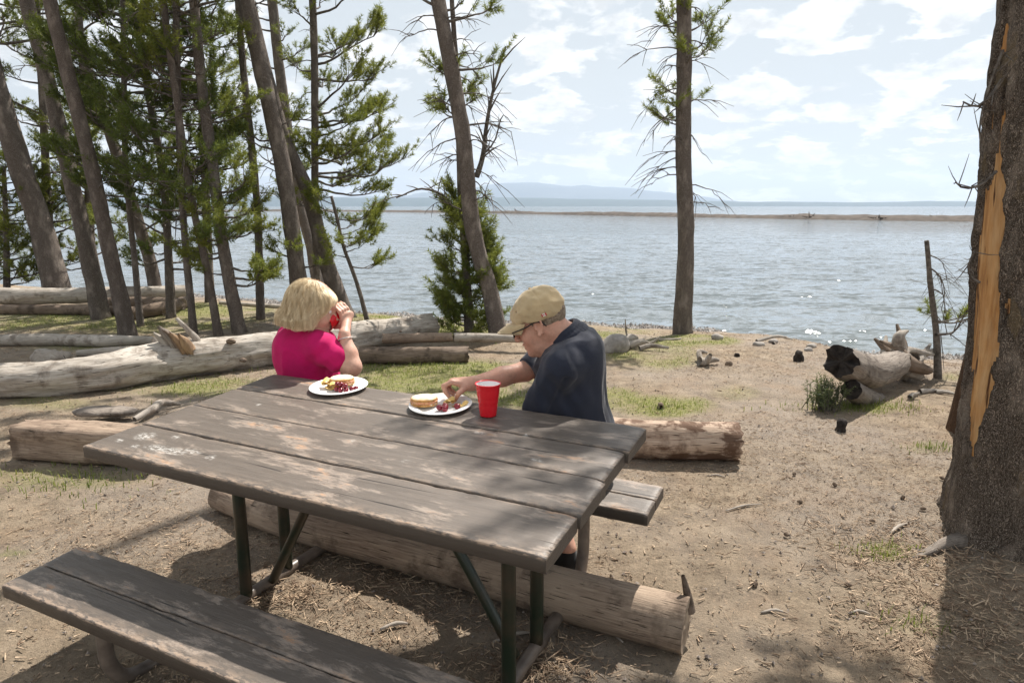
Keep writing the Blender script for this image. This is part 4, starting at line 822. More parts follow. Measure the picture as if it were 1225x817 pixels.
# wood chips and needles over the dirt
N = 95000; yy = 1.6 + 8 * rg.random(N) ** 1.6; xx = (rg.random(N) * 2 - 1) * (yy * .8 + .4); dn = fbm(np.stack([xx, yy, xx * 0], -1), 1.1, 3, 8)
k = rg.random(N) < np.clip(.40 + 2.4 * dn, .04, 1); xx, yy = xx[k], yy[k]; n = len(xx); az = rg.random(n) * 6.28; L = .007 + .034 * rg.random(n) ** 2.6; zc = gz(xx, yy) + .006
A = np.stack([xx, yy, zc + .004 * rg.random(n)], 1); C = A + np.stack([np.cos(az) * L, np.sin(az) * L, .003 * rg.normal(size=n)], 1)
b = B(); prisms(b, A, C, .0012 + .0014 * rg.random(n), .0008)
N2 = 5000; y2 = 1.6 + 8 * rg.random(N2) ** 1.5; x2 = (rg.random(N2) * 2 - 1) * (y2 * .8 + .4); a2 = rg.random(N2) * 6.28; l2 = .012 + .03 * rg.random(N2) ** 2; A2 = np.stack([x2, y2, gz(x2, y2) + .008], 1)
prisms(b, A2, A2 + np.stack([np.cos(a2) * l2, np.sin(a2) * l2, .004 * rg.normal(size=N2)], 1), .0025 + .0025 * rg.random(N2), .0022)
for px, py, s, n2 in [(1130, 690, .32, 700), (1090, 660, .25, 400), (350, 715, .12, 260), (480, 690, .12, 90), (650, 805, .10, 380), (1180, 740, .3, 450), (640, 745, .25, 200)]:
    g = G(px, py); x = g[0] + rg.normal(0, s, n2); y = g[1] + rg.normal(0, s * .7, n2); az = rg.random(n2) * 6.28; L = .02 + .06 * rg.random(n2) ** 2; A = np.stack([x, y, gz(x, y) + .006 + .012 * rg.random(n2)], 1)
    prisms(b, A, A + np.stack([np.cos(az) * L, np.sin(az) * L, .012 * rg.normal(size=n2)], 1), .0016 + .002 * rg.random(n2), .0012)
o = b.mesh('wood_chips', simple('chips_and_needles', (.18, .12, .08), (.50, .38, .265), 26, .85, 0, mid=(.4, .6)), loc=(0, 0, 0)); o['kind'] = 'stuff'
# dark pebbles and crumbs
N = 9000; yy = 1.6 + 8 * rg.random(N) ** 1.4; xx = (rg.random(N) * 2 - 1) * (yy * .8 + .4); r = .002 + .007 * rg.random(N) ** 4; c = np.stack([xx, yy, gz(xx, yy) + r * .7], 1)
oc = np.array([[1, 0, 0], [0, 1, 0], [-1, 0, 0], [0, -1, 0], [0, 0, .8], [0, 0, -.6]]); V = c[:, None] + (oc[None] * (1 + .4 * rg.normal(size=(N, 6, 1)))) * r[:, None, None]; o_ = np.arange(N)[:, None] * 6
Tt = np.concatenate([o_ + np.array([q]) for q in [(0, 1, 4), (1, 2, 4), (2, 3, 4), (3, 0, 4), (1, 0, 5), (2, 1, 5), (3, 2, 5), (0, 3, 5)]]); b = B(); b.add(V.reshape(-1, 3), Tt)
o = b.mesh('pebbles', simple('pebble_stone', (.08, .06, .05), (.36, .31, .27), 40, .9, 0), loc=(0, 0, 0), smooth=False); o['kind'] = 'stuff'
# pebbly beach
N = 26000; xx = -16 + 34 * rg.random(N); yy = shore(xx) - .9 + 1.3 * rg.random(N) ** .8 * rg.choice([1, .6], N); r = .008 + .028 * rg.random(N) ** 3; c = np.stack([xx, yy, gz(xx, yy) + r * .35], 1)
V = c[:, None] + (oc[None] * (1 + .3 * rg.normal(size=(N, 6, 1)))) * r[:, None, None]; b = B(); o_ = np.arange(N)[:, None] * 6; Tt = np.concatenate([o_ + np.array([q]) for q in [(0, 1, 4), (1, 2, 4), (2, 3, 4), (3, 0, 4), (1, 0, 5), (2, 1, 5), (3, 2, 5), (0, 3, 5)]]); b.add(V.reshape(-1, 3), Tt)
o = b.mesh('shingle', simple('shore_pebbles', (.12, .10, .09), (.46, .43, .40), 14, .8, 0), loc=(0, 0, 0), smooth=False); o['kind'] = 'stuff'

# ---------------------------------------------------------------- picnic table
TX, TY, TYAW, TA, TB = -.5037, 2.2467, -.4515, -.0036, .0632
ta_ = np.array([math.cos(TYAW), math.sin(TYAW), 0]); tb_ = np.array([-math.sin(TYAW), math.cos(TYAW), 0]); to_ = np.array([TX, TY, 0])
def TQ(s, t, z, tilt=True):
    s, t, z = np.broadcast_arrays(np.asarray(s, float), np.asarray(t, float), np.asarray(z, float))
    return to_ + s[..., None] * ta_ + t[..., None] * tb_ + np.stack([0 * z, 0 * z, z + ((TA * s + TB * t) if tilt else 0)], -1)
def wood_mat(name, seed, dark=1.0):
    t = NT(name); uv = t.coord((1, 1, 1), 'UV'); off = (seed * 3.1, seed * 7.7, 0)
    def m(sc): return t.n('ShaderNodeMapping', {'Vector': uv, 'Scale': sc, 'Location': off}).outputs[0]
    g = t.noise(m((2.2, 60, 1)), 1, 8, .72, .25); g2 = t.noise(m((6, 200, 1)), 1, 5, .7); wear = t.noise(m((3.2, 11, 1)), 1, 7, .68, .2); wear2 = t.noise(m((16, 60, 1)), 1, 5, .75); blotch = t.noise(m((5, 9, 1)), 1, 4)
    pc = tuple(x * dark for x in (.112, .092, .076)); c = t.ramp(g, [(.3, tuple(x * .80 for x in pc)), (.5, pc), (.72, tuple(x * 1.25 for x in pc))])
    c = t.mix(t.ramp(blotch, [(.45, 0), (.75, .4)]), c, tuple(x * 1.32 for x in pc))
    # paint worn off: pale grey wood, then orange heartwood where it is deepest
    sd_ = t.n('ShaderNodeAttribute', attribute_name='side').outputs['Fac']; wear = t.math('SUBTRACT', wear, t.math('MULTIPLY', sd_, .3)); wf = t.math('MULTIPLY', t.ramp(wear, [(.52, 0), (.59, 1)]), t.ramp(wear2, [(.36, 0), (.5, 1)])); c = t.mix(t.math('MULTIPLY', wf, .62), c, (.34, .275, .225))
    of = t.math('MULTIPLY', t.ramp(wear, [(.61, 0), (.66, 1)]), t.ramp(wear2, [(.40, 0), (.50, 1)])); c = t.mix(t.math('MULTIPLY', of, .75), c, (.44, .245, .13))
    crack = t.ramp(t.noise(m((1.6, 46, 1)), 1, 3, .5, .35), [(.285, 0), (.325, 1)]); c = t.mix(crack, (.018, .014, .012), c)
    a = t.n('ShaderNodeAttribute', attribute_name='chip').outputs['Fac']; ch = t.math('MULTIPLY', a, t.ramp(t.noise(m((22, 60, 1)), 1, 4, .7), [(.46, 0), (.54, 1)])); c = t.mix(t.math('MULTIPLY', ch, .85), c, (.45, .33, .24))
    dr = t.n('ShaderNodeAttribute', attribute_name='dropping').outputs['Fac']; dd = t.math('MULTIPLY', dr, t.ramp(t.noise(m((60, 90, 1)), 1, 4, .7), [(.44, 0), (.60, 1)])); c = t.mix(t.math('MULTIPLY', dd, .62), c, (.66, .64, .60))
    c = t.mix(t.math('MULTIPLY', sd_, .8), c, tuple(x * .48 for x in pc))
    h = t.math('ADD', t.math('MULTIPLY', g, .7), t.math('ADD', t.math('MULTIPLY', g2, .35), t.math('MULTIPLY', crack, .9))); h = t.math('SUBTRACT', h, t.math('MULTIPLY', wf, .35))
    t.bsdf(c, t.ramp(wear2, [(.3, .38), (.7, .58)]), t.bump(h, .75, .004), .5); return t.m
table = thing('picnic_table', 'weathered brown-painted picnic table with attached benches on a bent pipe frame', 'picnic table', (TX, TY, 0))
def plank(name, s0, s1, t0, t1, ztop, th, seed, mat, chipside=0, sag=0.0, drops=()):
    n = 120; s = np.linspace(s0, s1, n); r = .004; w_ = t1 - t0
    ts = np.r_[0, r * .3, np.linspace(r, w_ - r, 22), w_ - r * .3, w_]; zs = np.r_[-r, -r * .3, np.zeros(22), -r * .3, -r]
    ts = np.r_[ts, w_, w_, w_ - r, r, 0, 0]; zs = np.r_[zs, -.011, -th + r, -th, -th, -th + r, -.011]; m = len(ts)
    Sg, Tg = np.meshgrid(s, t0 + ts, indexing='ij'); Zg = np.broadcast_to(ztop + zs, Sg.shape).copy()
    q = np.stack([Sg * 9, Tg * 60, Zg * 0 + seed], -1); Zg = Zg + np.where(zs > -.02, .0014, 0) * fbm(q, 1, 3, seed)
    edge = np.exp(-(ts / .012))[None] * (zs > -.02); edge2 = np.exp(-((w_ - ts) / .012))[None] * (zs > -.02)
    rag = np.clip(fbm(np.stack([Sg * 14, Tg * 0, Zg * 0 + seed], -1), 1, 4, seed + 3) - .05, 0, 1)
    Zg -= rag * (edge * (.008 if chipside else .004) + edge2 * .004); Tg += rag * (edge * .005 - edge2 * .003)
    endr = np.exp(-np.minimum(s - s0, s1 - s) / .008)[:, None] * (zs > -.02); Zg -= endr * .004
    Zg -= np.exp(-(s1 - s) / .05)[:, None] * sag * (zs > -.02) * np.exp(-(np.minimum(ts, w_ - ts) / .03))[None] * (.6 + .4 * rag)
    Sg = Sg + np.where(np.arange(n) > n / 2, 1, -1)[:, None] * np.exp(-np.minimum(s - s0, s1 - s) / .004)[:, None] * .002 * fbm(np.stack([Tg * 40, Zg * 40, Sg * 0 + seed], -1), 1, 2, 8)
    V = TQ(Sg, Tg, Zg).reshape(-1, 3); i = np.arange(n - 1)[:, None] * m; j = np.arange(m)[None]; k = (j + 1) % m
    Qf = np.stack([i + j, i + k, i + m + k, i + m + j], -1).reshape(-1, 4); Qf = Qf[:, ::-1]
    uvq = np.stack([Sg, Tg + (Zg - ztop) * 1.0], -1).reshape(-1, 2)
    chip = (((edge * (1.0 if chipside else .4)) + edge2 * .25 + endr * .25) * (Zg > ztop - .010)) + 0 * Sg
    dp = 0 * Sg
    for (ds, dt, rs, rt) in drops: dp = np.maximum(dp, np.clip(1.5 - ((Sg - ds) / rs) ** 2 - ((Tg - dt) / rt) ** 2, 0, 1))
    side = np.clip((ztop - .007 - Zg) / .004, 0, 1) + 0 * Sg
    # ends
    V = list(V); e = []; nv = n * m; at_ = []
    Vn = np.array(V); tri = []
    for ii, sg_ in ((0, -1), (n - 1, 1)):
        c = Vn[ii * m:(ii + 1) * m].mean(0); V.append(c); ci = len(V) - 1
        for a_ in range(m): f = (ii * m + a_, ii * m + (a_ + 1) % m, ci); tri.append(f if sg_ < 0 else f[::-1])
    uvq = np.vstack([uvq, uvq[:1], uvq[-1:]])
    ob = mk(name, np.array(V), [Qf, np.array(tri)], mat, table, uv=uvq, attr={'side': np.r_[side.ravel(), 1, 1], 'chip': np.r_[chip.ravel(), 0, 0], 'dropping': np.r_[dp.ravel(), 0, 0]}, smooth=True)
    # keep edges crisp
    ob.data.polygons.foreach_set('use_smooth', np.r_[np.ones(len(Qf), bool), np.zeros(len(tri), bool)]); return ob
L2, WW = .861, .8854; pw = WW / 4
for k in range(4):
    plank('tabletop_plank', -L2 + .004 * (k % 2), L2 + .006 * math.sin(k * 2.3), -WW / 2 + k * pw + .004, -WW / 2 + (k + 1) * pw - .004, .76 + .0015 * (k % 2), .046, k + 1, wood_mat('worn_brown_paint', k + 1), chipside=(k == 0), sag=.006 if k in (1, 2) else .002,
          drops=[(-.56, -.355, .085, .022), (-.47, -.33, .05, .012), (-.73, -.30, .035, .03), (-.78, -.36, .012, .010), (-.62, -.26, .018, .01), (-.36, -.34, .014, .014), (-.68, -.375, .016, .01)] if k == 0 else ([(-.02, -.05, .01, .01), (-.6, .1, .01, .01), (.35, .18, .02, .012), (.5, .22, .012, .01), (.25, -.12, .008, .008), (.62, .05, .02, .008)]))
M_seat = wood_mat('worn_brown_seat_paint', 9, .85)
for side in (-1, 1):
    for k in range(2):
        a0 = WW / 2 + .048 + k * .1245; t0, t1 = (a0, a0 + .1205) if side > 0 else (-a0 - .1205, -a0)
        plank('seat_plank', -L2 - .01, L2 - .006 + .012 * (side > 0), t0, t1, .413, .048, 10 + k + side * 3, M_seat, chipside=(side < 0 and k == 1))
def pipe(name, pts, r=.0255, mat=None, n=16):
    tb = B(); tube(tb, [TQ(*p) for p in pts], r, n, .03, True); return tb.mesh(name, mat or M_steel, table)
for s in (-.575, .575):
    # the bent base pipe: bench, down, along the ground, up to the other bench
    bend = [(s, -.615, .365), (s, -.618, .25), (s, -.610, .13), (s, -.570, .062), (s, -.50, .038), (s, -.40, .030), (s, 0, .028), (s, .40, .005), (s, .52, .005), (s, .59, .03), (s, .628, .10), (s, .636, .2), (s, .63, .33)]
    pipe('base_pipe', bend, .0240, M_galv)
    for t in (-.055, .165): pipe('upright_pipe', [(s, t, .03), (s, t, .705)], .0235)
    sg_ = 1 if s < 0 else -1
    pipe('brace_pipe', [(s + sg_ * .03, .055, .045), (s + sg_ * .20, .045, .33), (s + sg_ * .42, .02, .700)], .019)
    for t0, t1 in ((-.72, -.50), (.50, .72)):
        tb = B(); V = [TQ(s + a_, t_, z_) for a_ in (-.022, .022) for t_ in (t0, t1) for z_ in (.352, .364)]; tb.add(V, None, [[0, 1, 3, 2], [4, 6, 7, 5], [0, 4, 5, 1], [2, 3, 7, 6], [0, 2, 6, 4], [1, 5, 7, 3]]); tb.mesh('seat_bracket', M_steel, table, smooth=False)
    tb = B(); V = [TQ(s + a_, t_, z_) for a_ in (-.024, .024) for t_ in (-.40, .40) for z_ in (.690, .706)]; tb.add(V, None, [[0, 1, 3, 2], [4, 6, 7, 5], [0, 4, 5, 1], [2, 3, 7, 6], [0, 2, 6, 4], [1, 5, 7, 3]]); tb.mesh('top_bracket', M_steel, table, smooth=False)

# ---------------------------------------------------------------- things on the table
def plate(s, t, lab):
    c = TQ(s, t, .7635); nz = np.array([-TA * ta_[0] - TB * tb_[0], -TA * ta_[1] - TB * tb_[1], 1.0]); b = B()
    lathe(b, c, [(.0, .001), (.075, .0015), (.082, .004), (.092, .011), (.108, .015), (.119, .016), (.121, .0145), (.119, .0125), (.108, .0118), (.093, .0078), (.083, .001), (.075, -.001), (0, -.001)], 72, nz)
    setp(b.mesh('paper_plate', M_plate), lab, 'plate', 'paper plates on the table'); return c, nz
def sandwich(s, t, az, lab, rx=.046, ry=.040, z0=.768):
    o = thing('sandwich', lab, 'sandwich', TQ(s, t, z0)); ca, sa = math.cos(az), math.sin(az); ax = np.array([[ca, sa, 0], [-sa, ca, 0], [0, 0, 1]])
    c = TQ(s, t, z0)
    for nm, z_, th, m, sc in (('bread_slice', .010, .010, M_bread, 1), ('filling', .0195, .005, M_fill, 1.03), ('bread_slice', .029, .010, M_bread, .98)):
        V, Q = nets([E(c + [0, 0, z_], (rx * sc, ry * sc, th), .004, ax), E(c + ax[0] * rx * .35 + [0, 0, z_], (rx * .7 * sc, ry * .98 * sc, th * .92), .01, ax), E(c - ax[0] * rx * .3 + [0, 0, z_], (rx * .75 * sc, ry * .9 * sc, th * .95), .01, ax)], .0025, lambda p: .0016 * fbm(p, 90, 2, int(z_ * 1000))); mk(nm, V, Q, m, o)
        if nm == 'bread_slice':
            b = B(); a = np.linspace(0, 2 * np.pi, 40); tube(b, [c + ax[0] * math.cos(q) * rx * 1.03 * sc + ax[1] * math.sin(q) * ry * 1.02 * sc + [0, 0, z_ - .001] for q in a], .0048, 8, None, False); b.mesh('crust', M_crust, o)
plate(-.425, .372, 'round white paper plate in front of the woman, heaped with cherries'); plate(.092, .340, 'round white paper plate under the man\'s hand')
sandwich(-.435, .405, .4, 'pale sandwich at the back of the woman\'s plate, behind the cherries'); sandwich(.030, .322, .2, 'stacked round sandwich at the left side of the man\'s plate')
def cherry(s, t, z, r, lab, grp, k):
    c = TQ(s, t, z + r); V, Q = nets([E(c, (r, r, r * .93), .001), E(c + [0, 0, r * 1.0], (r * .22, r * .22, r * .25), .004, None, -1)], r / 5, pad=.004); o = mk('cherry', V, Q, M_cherry); setp(o, lab, 'cherry', grp)
rg = np.random.default_rng(3)
cl_ = [(-.385, .335), (-.365, .345), (-.345, .357), (-.397, .352), (-.405, .333), (-.375, .322), (-.355, .332), (-.335, .372), (-.39, .345), (-.362, .338), (-.41, .345)]
for k, (s, t) in enumerate(cl_): cherry(s, t, .766 + (.017 if k > 7 else 0), .0105 + .0012 * rg.random(), 'dark red cherry in the pile at the front of the woman\'s plate', 'cherries on the woman\'s plate', k)
for k, (s, t, lab) in enumerate([(.112, .300, 'left cherry of the cluster on the man\'s plate'), (.130, .312, 'middle back cherry of the cluster on the man\'s plate'), (.138, .296, 'front right cherry of the cluster on the man\'s plate'), (.168, .335, 'lone darker cherry to the right of the cluster on the man\'s plate'), (.122, .324, 'rear cherry of the cluster touching the chips on the man\'s plate')]): cherry(s, t, .766, .0125, lab, 'cherries on the man\'s plate', k)
def chip(c, az, tl, sz, name='potato_chip', lab=None, grp=None, parent=None):
    u = np.linspace(-1, 1, 9); U, Vv = np.meshgrid(u, u); a = np.sqrt(np.maximum(0, 1 - Vv ** 2 / 2)) * U; d = np.sqrt(np.maximum(0, 1 - U ** 2 / 2)) * Vv; z = .35 * (a ** 2 - d ** 2) * sz * .6 + .0012 * vn(np.stack([a * 3, d * 3, a * 0 + az], -1), 1, 3)
    x, y = a * sz, d * sz * .8; z = z + x * tl; P = np.stack([c[0] + x * math.cos(az) - y * math.sin(az), c[1] + x * math.sin(az) + y * math.cos(az), c[2] + z], -1).reshape(-1, 3)
    P = np.vstack([P, P - [0, 0, .0015]]); i = np.arange(8)[:, None] * 9; j = np.arange(8)[None]; Q = np.stack([i + j, i + j + 1, i + 10 + j, i + 9 + j], -1).reshape(-1, 4); o = mk(name, P, [Q, Q[:, ::-1] + 81], M_chip, parent)
    if lab: setp(o, lab, 'chip', grp)
for k in range(9):
    s, t = -.49 + .075 * rg.random(), .335 + .035 * rg.random(); chip(TQ(s, t, .771 + .0035 * k), rg.random() * 6, .5 * (rg.random() - .5), .017 + .006 * rg.random(), lab='golden potato chip in the heap at the left of the woman\'s plate', grp='potato chips on the woman\'s plate')
for k in range(7):
    s, t = .10 + .085 * rg.random(), .352 + .03 * rg.random(); chip(TQ(s, t, .770 + .003 * k), rg.random() * 6, .4 * (rg.random() - .5), .016 + .006 * rg.random(), lab='pinkish-gold potato chip at the back of the man\'s plate by his hand', grp='potato chips on the man\'s plate')
def cup(c, axis, lab, hgt=.118, rb=.030, rt=.0465):
    o = thing('plastic_cup', lab, 'cup', c); f = lambda h: rb + (rt - rb) * h / hgt; pr = [(0, .003), (rb * .8, .003), (rb, 0), (rb + .0004, .004)]
    for h in np.linspace(.008, hgt - .004, 26):
        k = h / hgt; dent = -.0012 if (.14 < k < .17 or .33 < k < .36 or .52 < k < .55 or .80 < k < .83) else 0; pr.append((f(h) + dent, h))
    b = B(); lathe(b, c, pr, 48, axis); b.mesh('cup_wall', M_red, o)
    b = B(); lathe(b, c, [(f(h) - .0016, h) for h in np.linspace(hgt - .003, .006, 12)] + [(0, .0055)], 48, axis); b.mesh('white_lining', M_white, o)
    a = np.arange(49) * 2 * np.pi / 48; z = np.array(axis, float) / np.linalg.norm(axis); x = np.cross([0, 1, 0.], z); x /= np.linalg.norm(x); y = np.cross(z, x)
    b = B(); tube(b, [np.asarray(c) + z * (hgt - .002) + rt * (x * math.cos(q) + y * math.sin(q)) for q in a], .0024, 8, None, False); b.mesh('rim', M_white if False else M_red, o); return o
cup(TQ(.300, .335, .762), (0, 0, 1), 'red plastic party cup with white inside standing on the table by the man', .122, .030, .046)

# ---------------------------------------------------------------- people
def basis(f, up=(0, 0, 1), roll=0):
    f = np.array(f, float); f /= np.linalg.norm(f); l = np.cross(up, f); l /= np.linalg.norm(l); u = np.cross(f, l); 
    l2 = l * math.cos(roll) + u * math.sin(roll); u = np.cross(f, l2); return np.stack([f, l2, u])
class Head:
    def __init__(s, o, A): s.o = np.array(o, float); s.A = A
    def p(s, x, y, z): return s.o + np.array([x, y, z]) @ s.A
    def pts(s, P): return s.o + np.asarray(P) @ s.A
    def loc(s, P): return (P - s.o) @ s.A.T
    def E(s, c, r, k=.01, sg=1, rot=None): return E(s.p(*c), r, k, s.A if rot is None else rot @ s.A, sg)
    def C(s, a, b, r0, r1, k=.01, sg=1): return Cn(s.p(*a), s.p(*b), r0, r1, k, sg)
def ry(d): c, s_ = math.cos(R(d)), math.sin(R(d)); return np.array([[c, 0, -s_], [0, 1, 0], [s_, 0, c]])
def head_prims(h, male):
    j = 1.0 if male else .9
    pr = [h.E((-.012, 0, .045), (.096, .075, .088), .02), h.E((.028, 0, -.015), (.064, .060, .082), .03), h.E((.038, 0, -.070), (.048 * j, .050 * j, .034), .02), h.E((.074, 0, -.094), (.018, .022 * j, .016), .02),
          h.E((.052, .040, -.028), (.030, .022, .028), .02), h.E((.052, -.040, -.028), (.030, .022, .028), .02), h.E((.076, 0, .030), (.018, .046, .013), .015),
          h.C((.090, 0, .016), (.110, 0, -.024), .0085, .0125, .010), h.E((.100, .012, -.028), (.010, .0075, .008), .006), h.E((.100, -.012, -.028), (.010, .0075, .008), .006),
          h.E((.086, 0, -.052), (.014, .024, .008), .008), h.E((.084, 0, -.067), (.013, .020, .008), .008), h.E((.100, 0, -.0595), (.010, .026, .0022), .004, -1),
          h.E((.100, .032, .010), (.017, .016, .011), .012, -1), h.E((.100, -.032, .010), (.017, .016, .011), .012, -1)]
    for sd in (1, -1):
        er = [(.008, .022), (.000, .031), (-.012, .031), (-.020, .020), (-.021, .004), (-.016, -.012), (-.006, -.026), (.003, -.032), (.007, -.026)]
        pr += [h.E((-.003, sd * .075, -.002), (.017, .006, .028), .006), h.E((.000, sd * .082, .0), (.010, .007, .016), .003, -1)]
        pr += [h.C((er[i][0], sd * (.079 + .004 * (i in (2, 3, 4))), er[i][1]), (er[i + 1][0], sd * (.079 + .004 * (i in (1, 2, 3))), er[i + 1][1]), .0042, .0042, .003) for i in range(8)]
        pr += [h.E((.004, sd * .079, -.030), (.006, .005, .008), .004), h.C((.008, sd * .077, .006), (.008, sd * .080, -.008), .004, .0045, .003)]
    return pr
def eyes(h, ob, gl=True):
    for sd in (1, -1):
        V, Q = nets([h.E((.0735, sd * .032, .010), (.0120, .0120, .0115), .001)], .003); mk('eye', V, Q, M_white, ob)
def glasses(h, lab, grp=None):
    t = thing('eyeglasses', lab, 'glasses', h.p(.1, 0, .01), grp); rim = []
    for sd in (1, -1):
        b = B(); c = np.array([.112, sd * .034, .006]); P = [h.p(c[0] - .010 * abs(math.cos(a)) ** 2 * (1 if sd * math.cos(a) > 0 else 0), c[1] + .027 * math.cos(a), c[2] + .017 * math.sin(a)) for a in np.linspace(0, 2 * np.pi, 33)]
        tube(b, P, .0018, 6, None, False); b.mesh('frame', M_black, t); b = B(); b.add(np.vstack([P[:-1], [h.p(*c)]]), [(i, (i + 1) % 32, 32) for i in range(32)]); b.mesh('lens', M_lens, t)
        b = B(); tube(b, [h.p(.104, sd * .061, .012), h.p(.085, sd * .076, .013), h.p(.04, sd * .081, .015), h.p(.0, sd * .084, .020), h.p(-.022, sd * .083, .012), h.p(-.034, sd * .080, -.008)], .0024, 6, .008); b.mesh('temple_arm', M_black, t)
    b = B(); tube(b, [h.p(.114, .009, .010), h.p(.117, 0, .013), h.p(.114, -.009, .010)], .0018, 6, None); b.mesh('bridge', M_black, t)
def folds(P, s=1.0, sd=0, d=(0, 0, 1)):
    q = P * np.array([7, 7, 3.0]); n = fbm(q, 1, 3, sd); r = 1 - np.abs(fbm(P * np.array([11, 11, 4.]), 1, 2, sd + 3)) * 3
    return (.007 * n + .004 * np.clip(r, 0, 1)) * s

# --- the man
h = Head((.112, 2.60, 1.092), basis((-.93, .20, -.40)))
man = thing('person', 'man in tan cap and navy polo shirt bending over his plate, reaching for a chip', 'person', (.25, 2.62, 0))
nb = np.array([.205, 2.615, 1.035])
wr = np.array([-.158, 2.585, .858]); el = np.array([.055, 2.70, .880]); shR = np.array([.22, 2.79, .975]); shL = np.array([.185, 2.475, .950])
pr = head_prims(h, True) + [Cn(h.p(-.030, 0, -.035), nb, .060, .066, .03), Cn(h.p(.03, 0, -.085), nb + [-.04, 0, -.02], .035, .05, .03)]
body = [E((.25, 2.62, .62), (.135, .15, .15), .04), E((.225, 2.62, .80), (.13, .15, .18), .05), Cn(shL + [0, .02, 0], shR - [0, .02, 0], .055, .055, .05), E((.26, 2.62, .53), (.145, .155, .115), .04)]
arms = [Cn(shR, el, .046, .038, .03), Cn(el, el * .55 + wr * .45, .039, .038, .02), Cn(el * .55 + wr * .45, wr, .038, .0255, .02),
        Cn(shL, (.095, 2.555, .73), .050, .043, .03), Cn((.095, 2.555, .73), (-.03, 2.70, .63), .042, .028, .02), E((-.065, 2.73, .615), (.05, .035, .022), .02)]
for k in range(4): arms.append(Cn((-.09, 2.72 + .017 * k, .612), (-.125, 2.735 + .017 * k, .585), .009, .0075, .006))
hp = [E(wr + [-.042, .004, .004], (.046, .034, .0165), .016, basis((-1, -.05, .22))), Cn(wr, wr + [-.03, 0, .004], .026, .022, .015)]
Ks = [wr + np.array([-.078 + .004 * abs(i - 1), -.022 + .0175 * i, .012 - .003 * i]) for i in range(4)]
tip0 = np.array([-.236, 2.560, .803]); ln = [.040, .044, .041, .033]
for i, K in enumerate(Ks):
    tip = tip0 + np.array([-.006 * (i == 1) + .004 * i, .013 * i - .006, .004 * (i ** 1.3)]); p1 = K + np.array([-.030, -.002, -.014 - .002 * i]) * (ln[i] / .042); p2 = p1 * .42 + tip * .58 + np.array([-.010, 0, .004])
    hp += [Cn(wr + [-.03, (i - 1.5) * .012, .002], K, .012, .0100, .008), Cn(K, p1, .0098, .0088, .005), Cn(p1, p2, .0088, .0078, .004), Cn(p2, tip, .0078, .0062, .004)]
tb0 = wr + np.array([-.020, -.024, -.006]); t1 = np.array([-.205, 2.535, .832]); hp += [Cn(wr + [-.008, -.010, -.002], tb0, .017, .015, .012), Cn(tb0, t1, .0135, .0105, .006), Cn(t1, tip0 + [.016, -.010, -.002], .0102, .0075, .004)]
kL, aL = np.array([.14, 2.85, .475]), np.array([.236, 2.705, .10]); kR, aR = np.array([.02, 3.05, .475]), np.array([.05, 3.03, .10])
legs = [Cn((.24, 2.60, .515), kL, .085, .060, .03), Cn(kL, kL * .6 + aL * .4, .055, .056, .02), Cn(kL * .6 + aL * .4, aL, .055, .034, .02), Cn((.29, 2.70, .515), kR, .085, .060, .03), Cn(kR, kR * .6 + aR * .4, .055, .056, .02), Cn(kR * .6 + aR * .4, aR, .055, .034, .02),
        Cn(aL, aL + [-.10, .04, -.06], .035, .025, .02), Cn(aR, aR + [-.10, .04, -.06], .035, .025, .02)]
V, Q = nets(pr + body + arms + hp + legs, .004); mk('body', V, Q, M_skin_m, man); eyes(h, man)
shirt = [E((.265, 2.625, .56), (.168, .165, .10), .05), E((.25, 2.62, .66), (.163, .165, .16), .05), E((.222, 2.62, .82), (.150, .165, .19), .05), E((.240, 2.625, .955), (.118, .175, .115), .05), E((.265, 2.625, 1.0), (.080, .13, .068), .04),
         Cn(shL, shR, .062, .062, .05), Cn(shL, (.108, 2.535, .775), .068, .066, .03), Cn(shR, el * 1.0 + shR * .0, .064, .052, .03)]
def shirt_fn(P):
    d = sdf(P, shirt); n = el - shR; n /= np.linalg.norm(n); c = (P - (el * .93 + shR * .07)) @ n                       # the cuff of the reaching arm
    near = np.linalg.norm(P - el, axis=1) < .14; d = np.where(near, np.maximum(d, np.where((P - nb)[:, 0] < -.03, c, d)), d)
    return np.maximum(d, .06 - np.linalg.norm((P - nb) * [1, 1, .7] - np.array([-.035, 0, .035]), axis=1))
def mfold(P):
    g = P - np.array([.13, 2.46, .80]); rad_ = np.exp(-((P[:, 0] - .15) / .1) ** 2); lines = np.sin((P[:, 2] * 1.0 + P[:, 0] * 1.4) * 62 + 2.0 * vn(P, 7, 4)) * np.exp(-((P[:, 2] - .80) / .13) ** 2) * np.exp(-((P[:, 0] - .16) / .10) ** 2)
    seam = -.005 * np.exp(-((P[:, 0] - .155 - .35 * (P[:, 2] - .82)) / .010) ** 2) * ((P[:, 2] > .70) & (P[:, 2] < .93) & (P[:, 1] < 2.58))
    return folds(P, 1.6, 4) + .0035 * lines + seam
V, Q = nets(shirt, .0045, mfold, fn=shirt_fn); mk('polo_shirt', V, Q, M_navy, man)
e1 = np.array([.80, .05, .55]); e1 /= np.linalg.norm(e1); nn = np.array([-.56, 0, .83]); e2 = np.cross(nn, e1); e2 /= np.linalg.norm(e2); cr = []
aa = np.linspace(-2.75, 2.75, 34)
for rr_, off, th in ((.072, .032, .0065), (.077, .020, .0078), (.086, .004, .0085), (.092, -.010, .0075)):
    for q in range(33): cr.append(Cn(nb + off * nn + rr_ * (math.cos(aa[q]) * e1 + math.sin(aa[q]) * e2), nb + off * nn + rr_ * (math.cos(aa[q + 1]) * e1 + math.sin(aa[q + 1]) * e2), th, th, .008))
V, Q = nets(cr, .003); mk('collar', V, Q, M_navy, man)
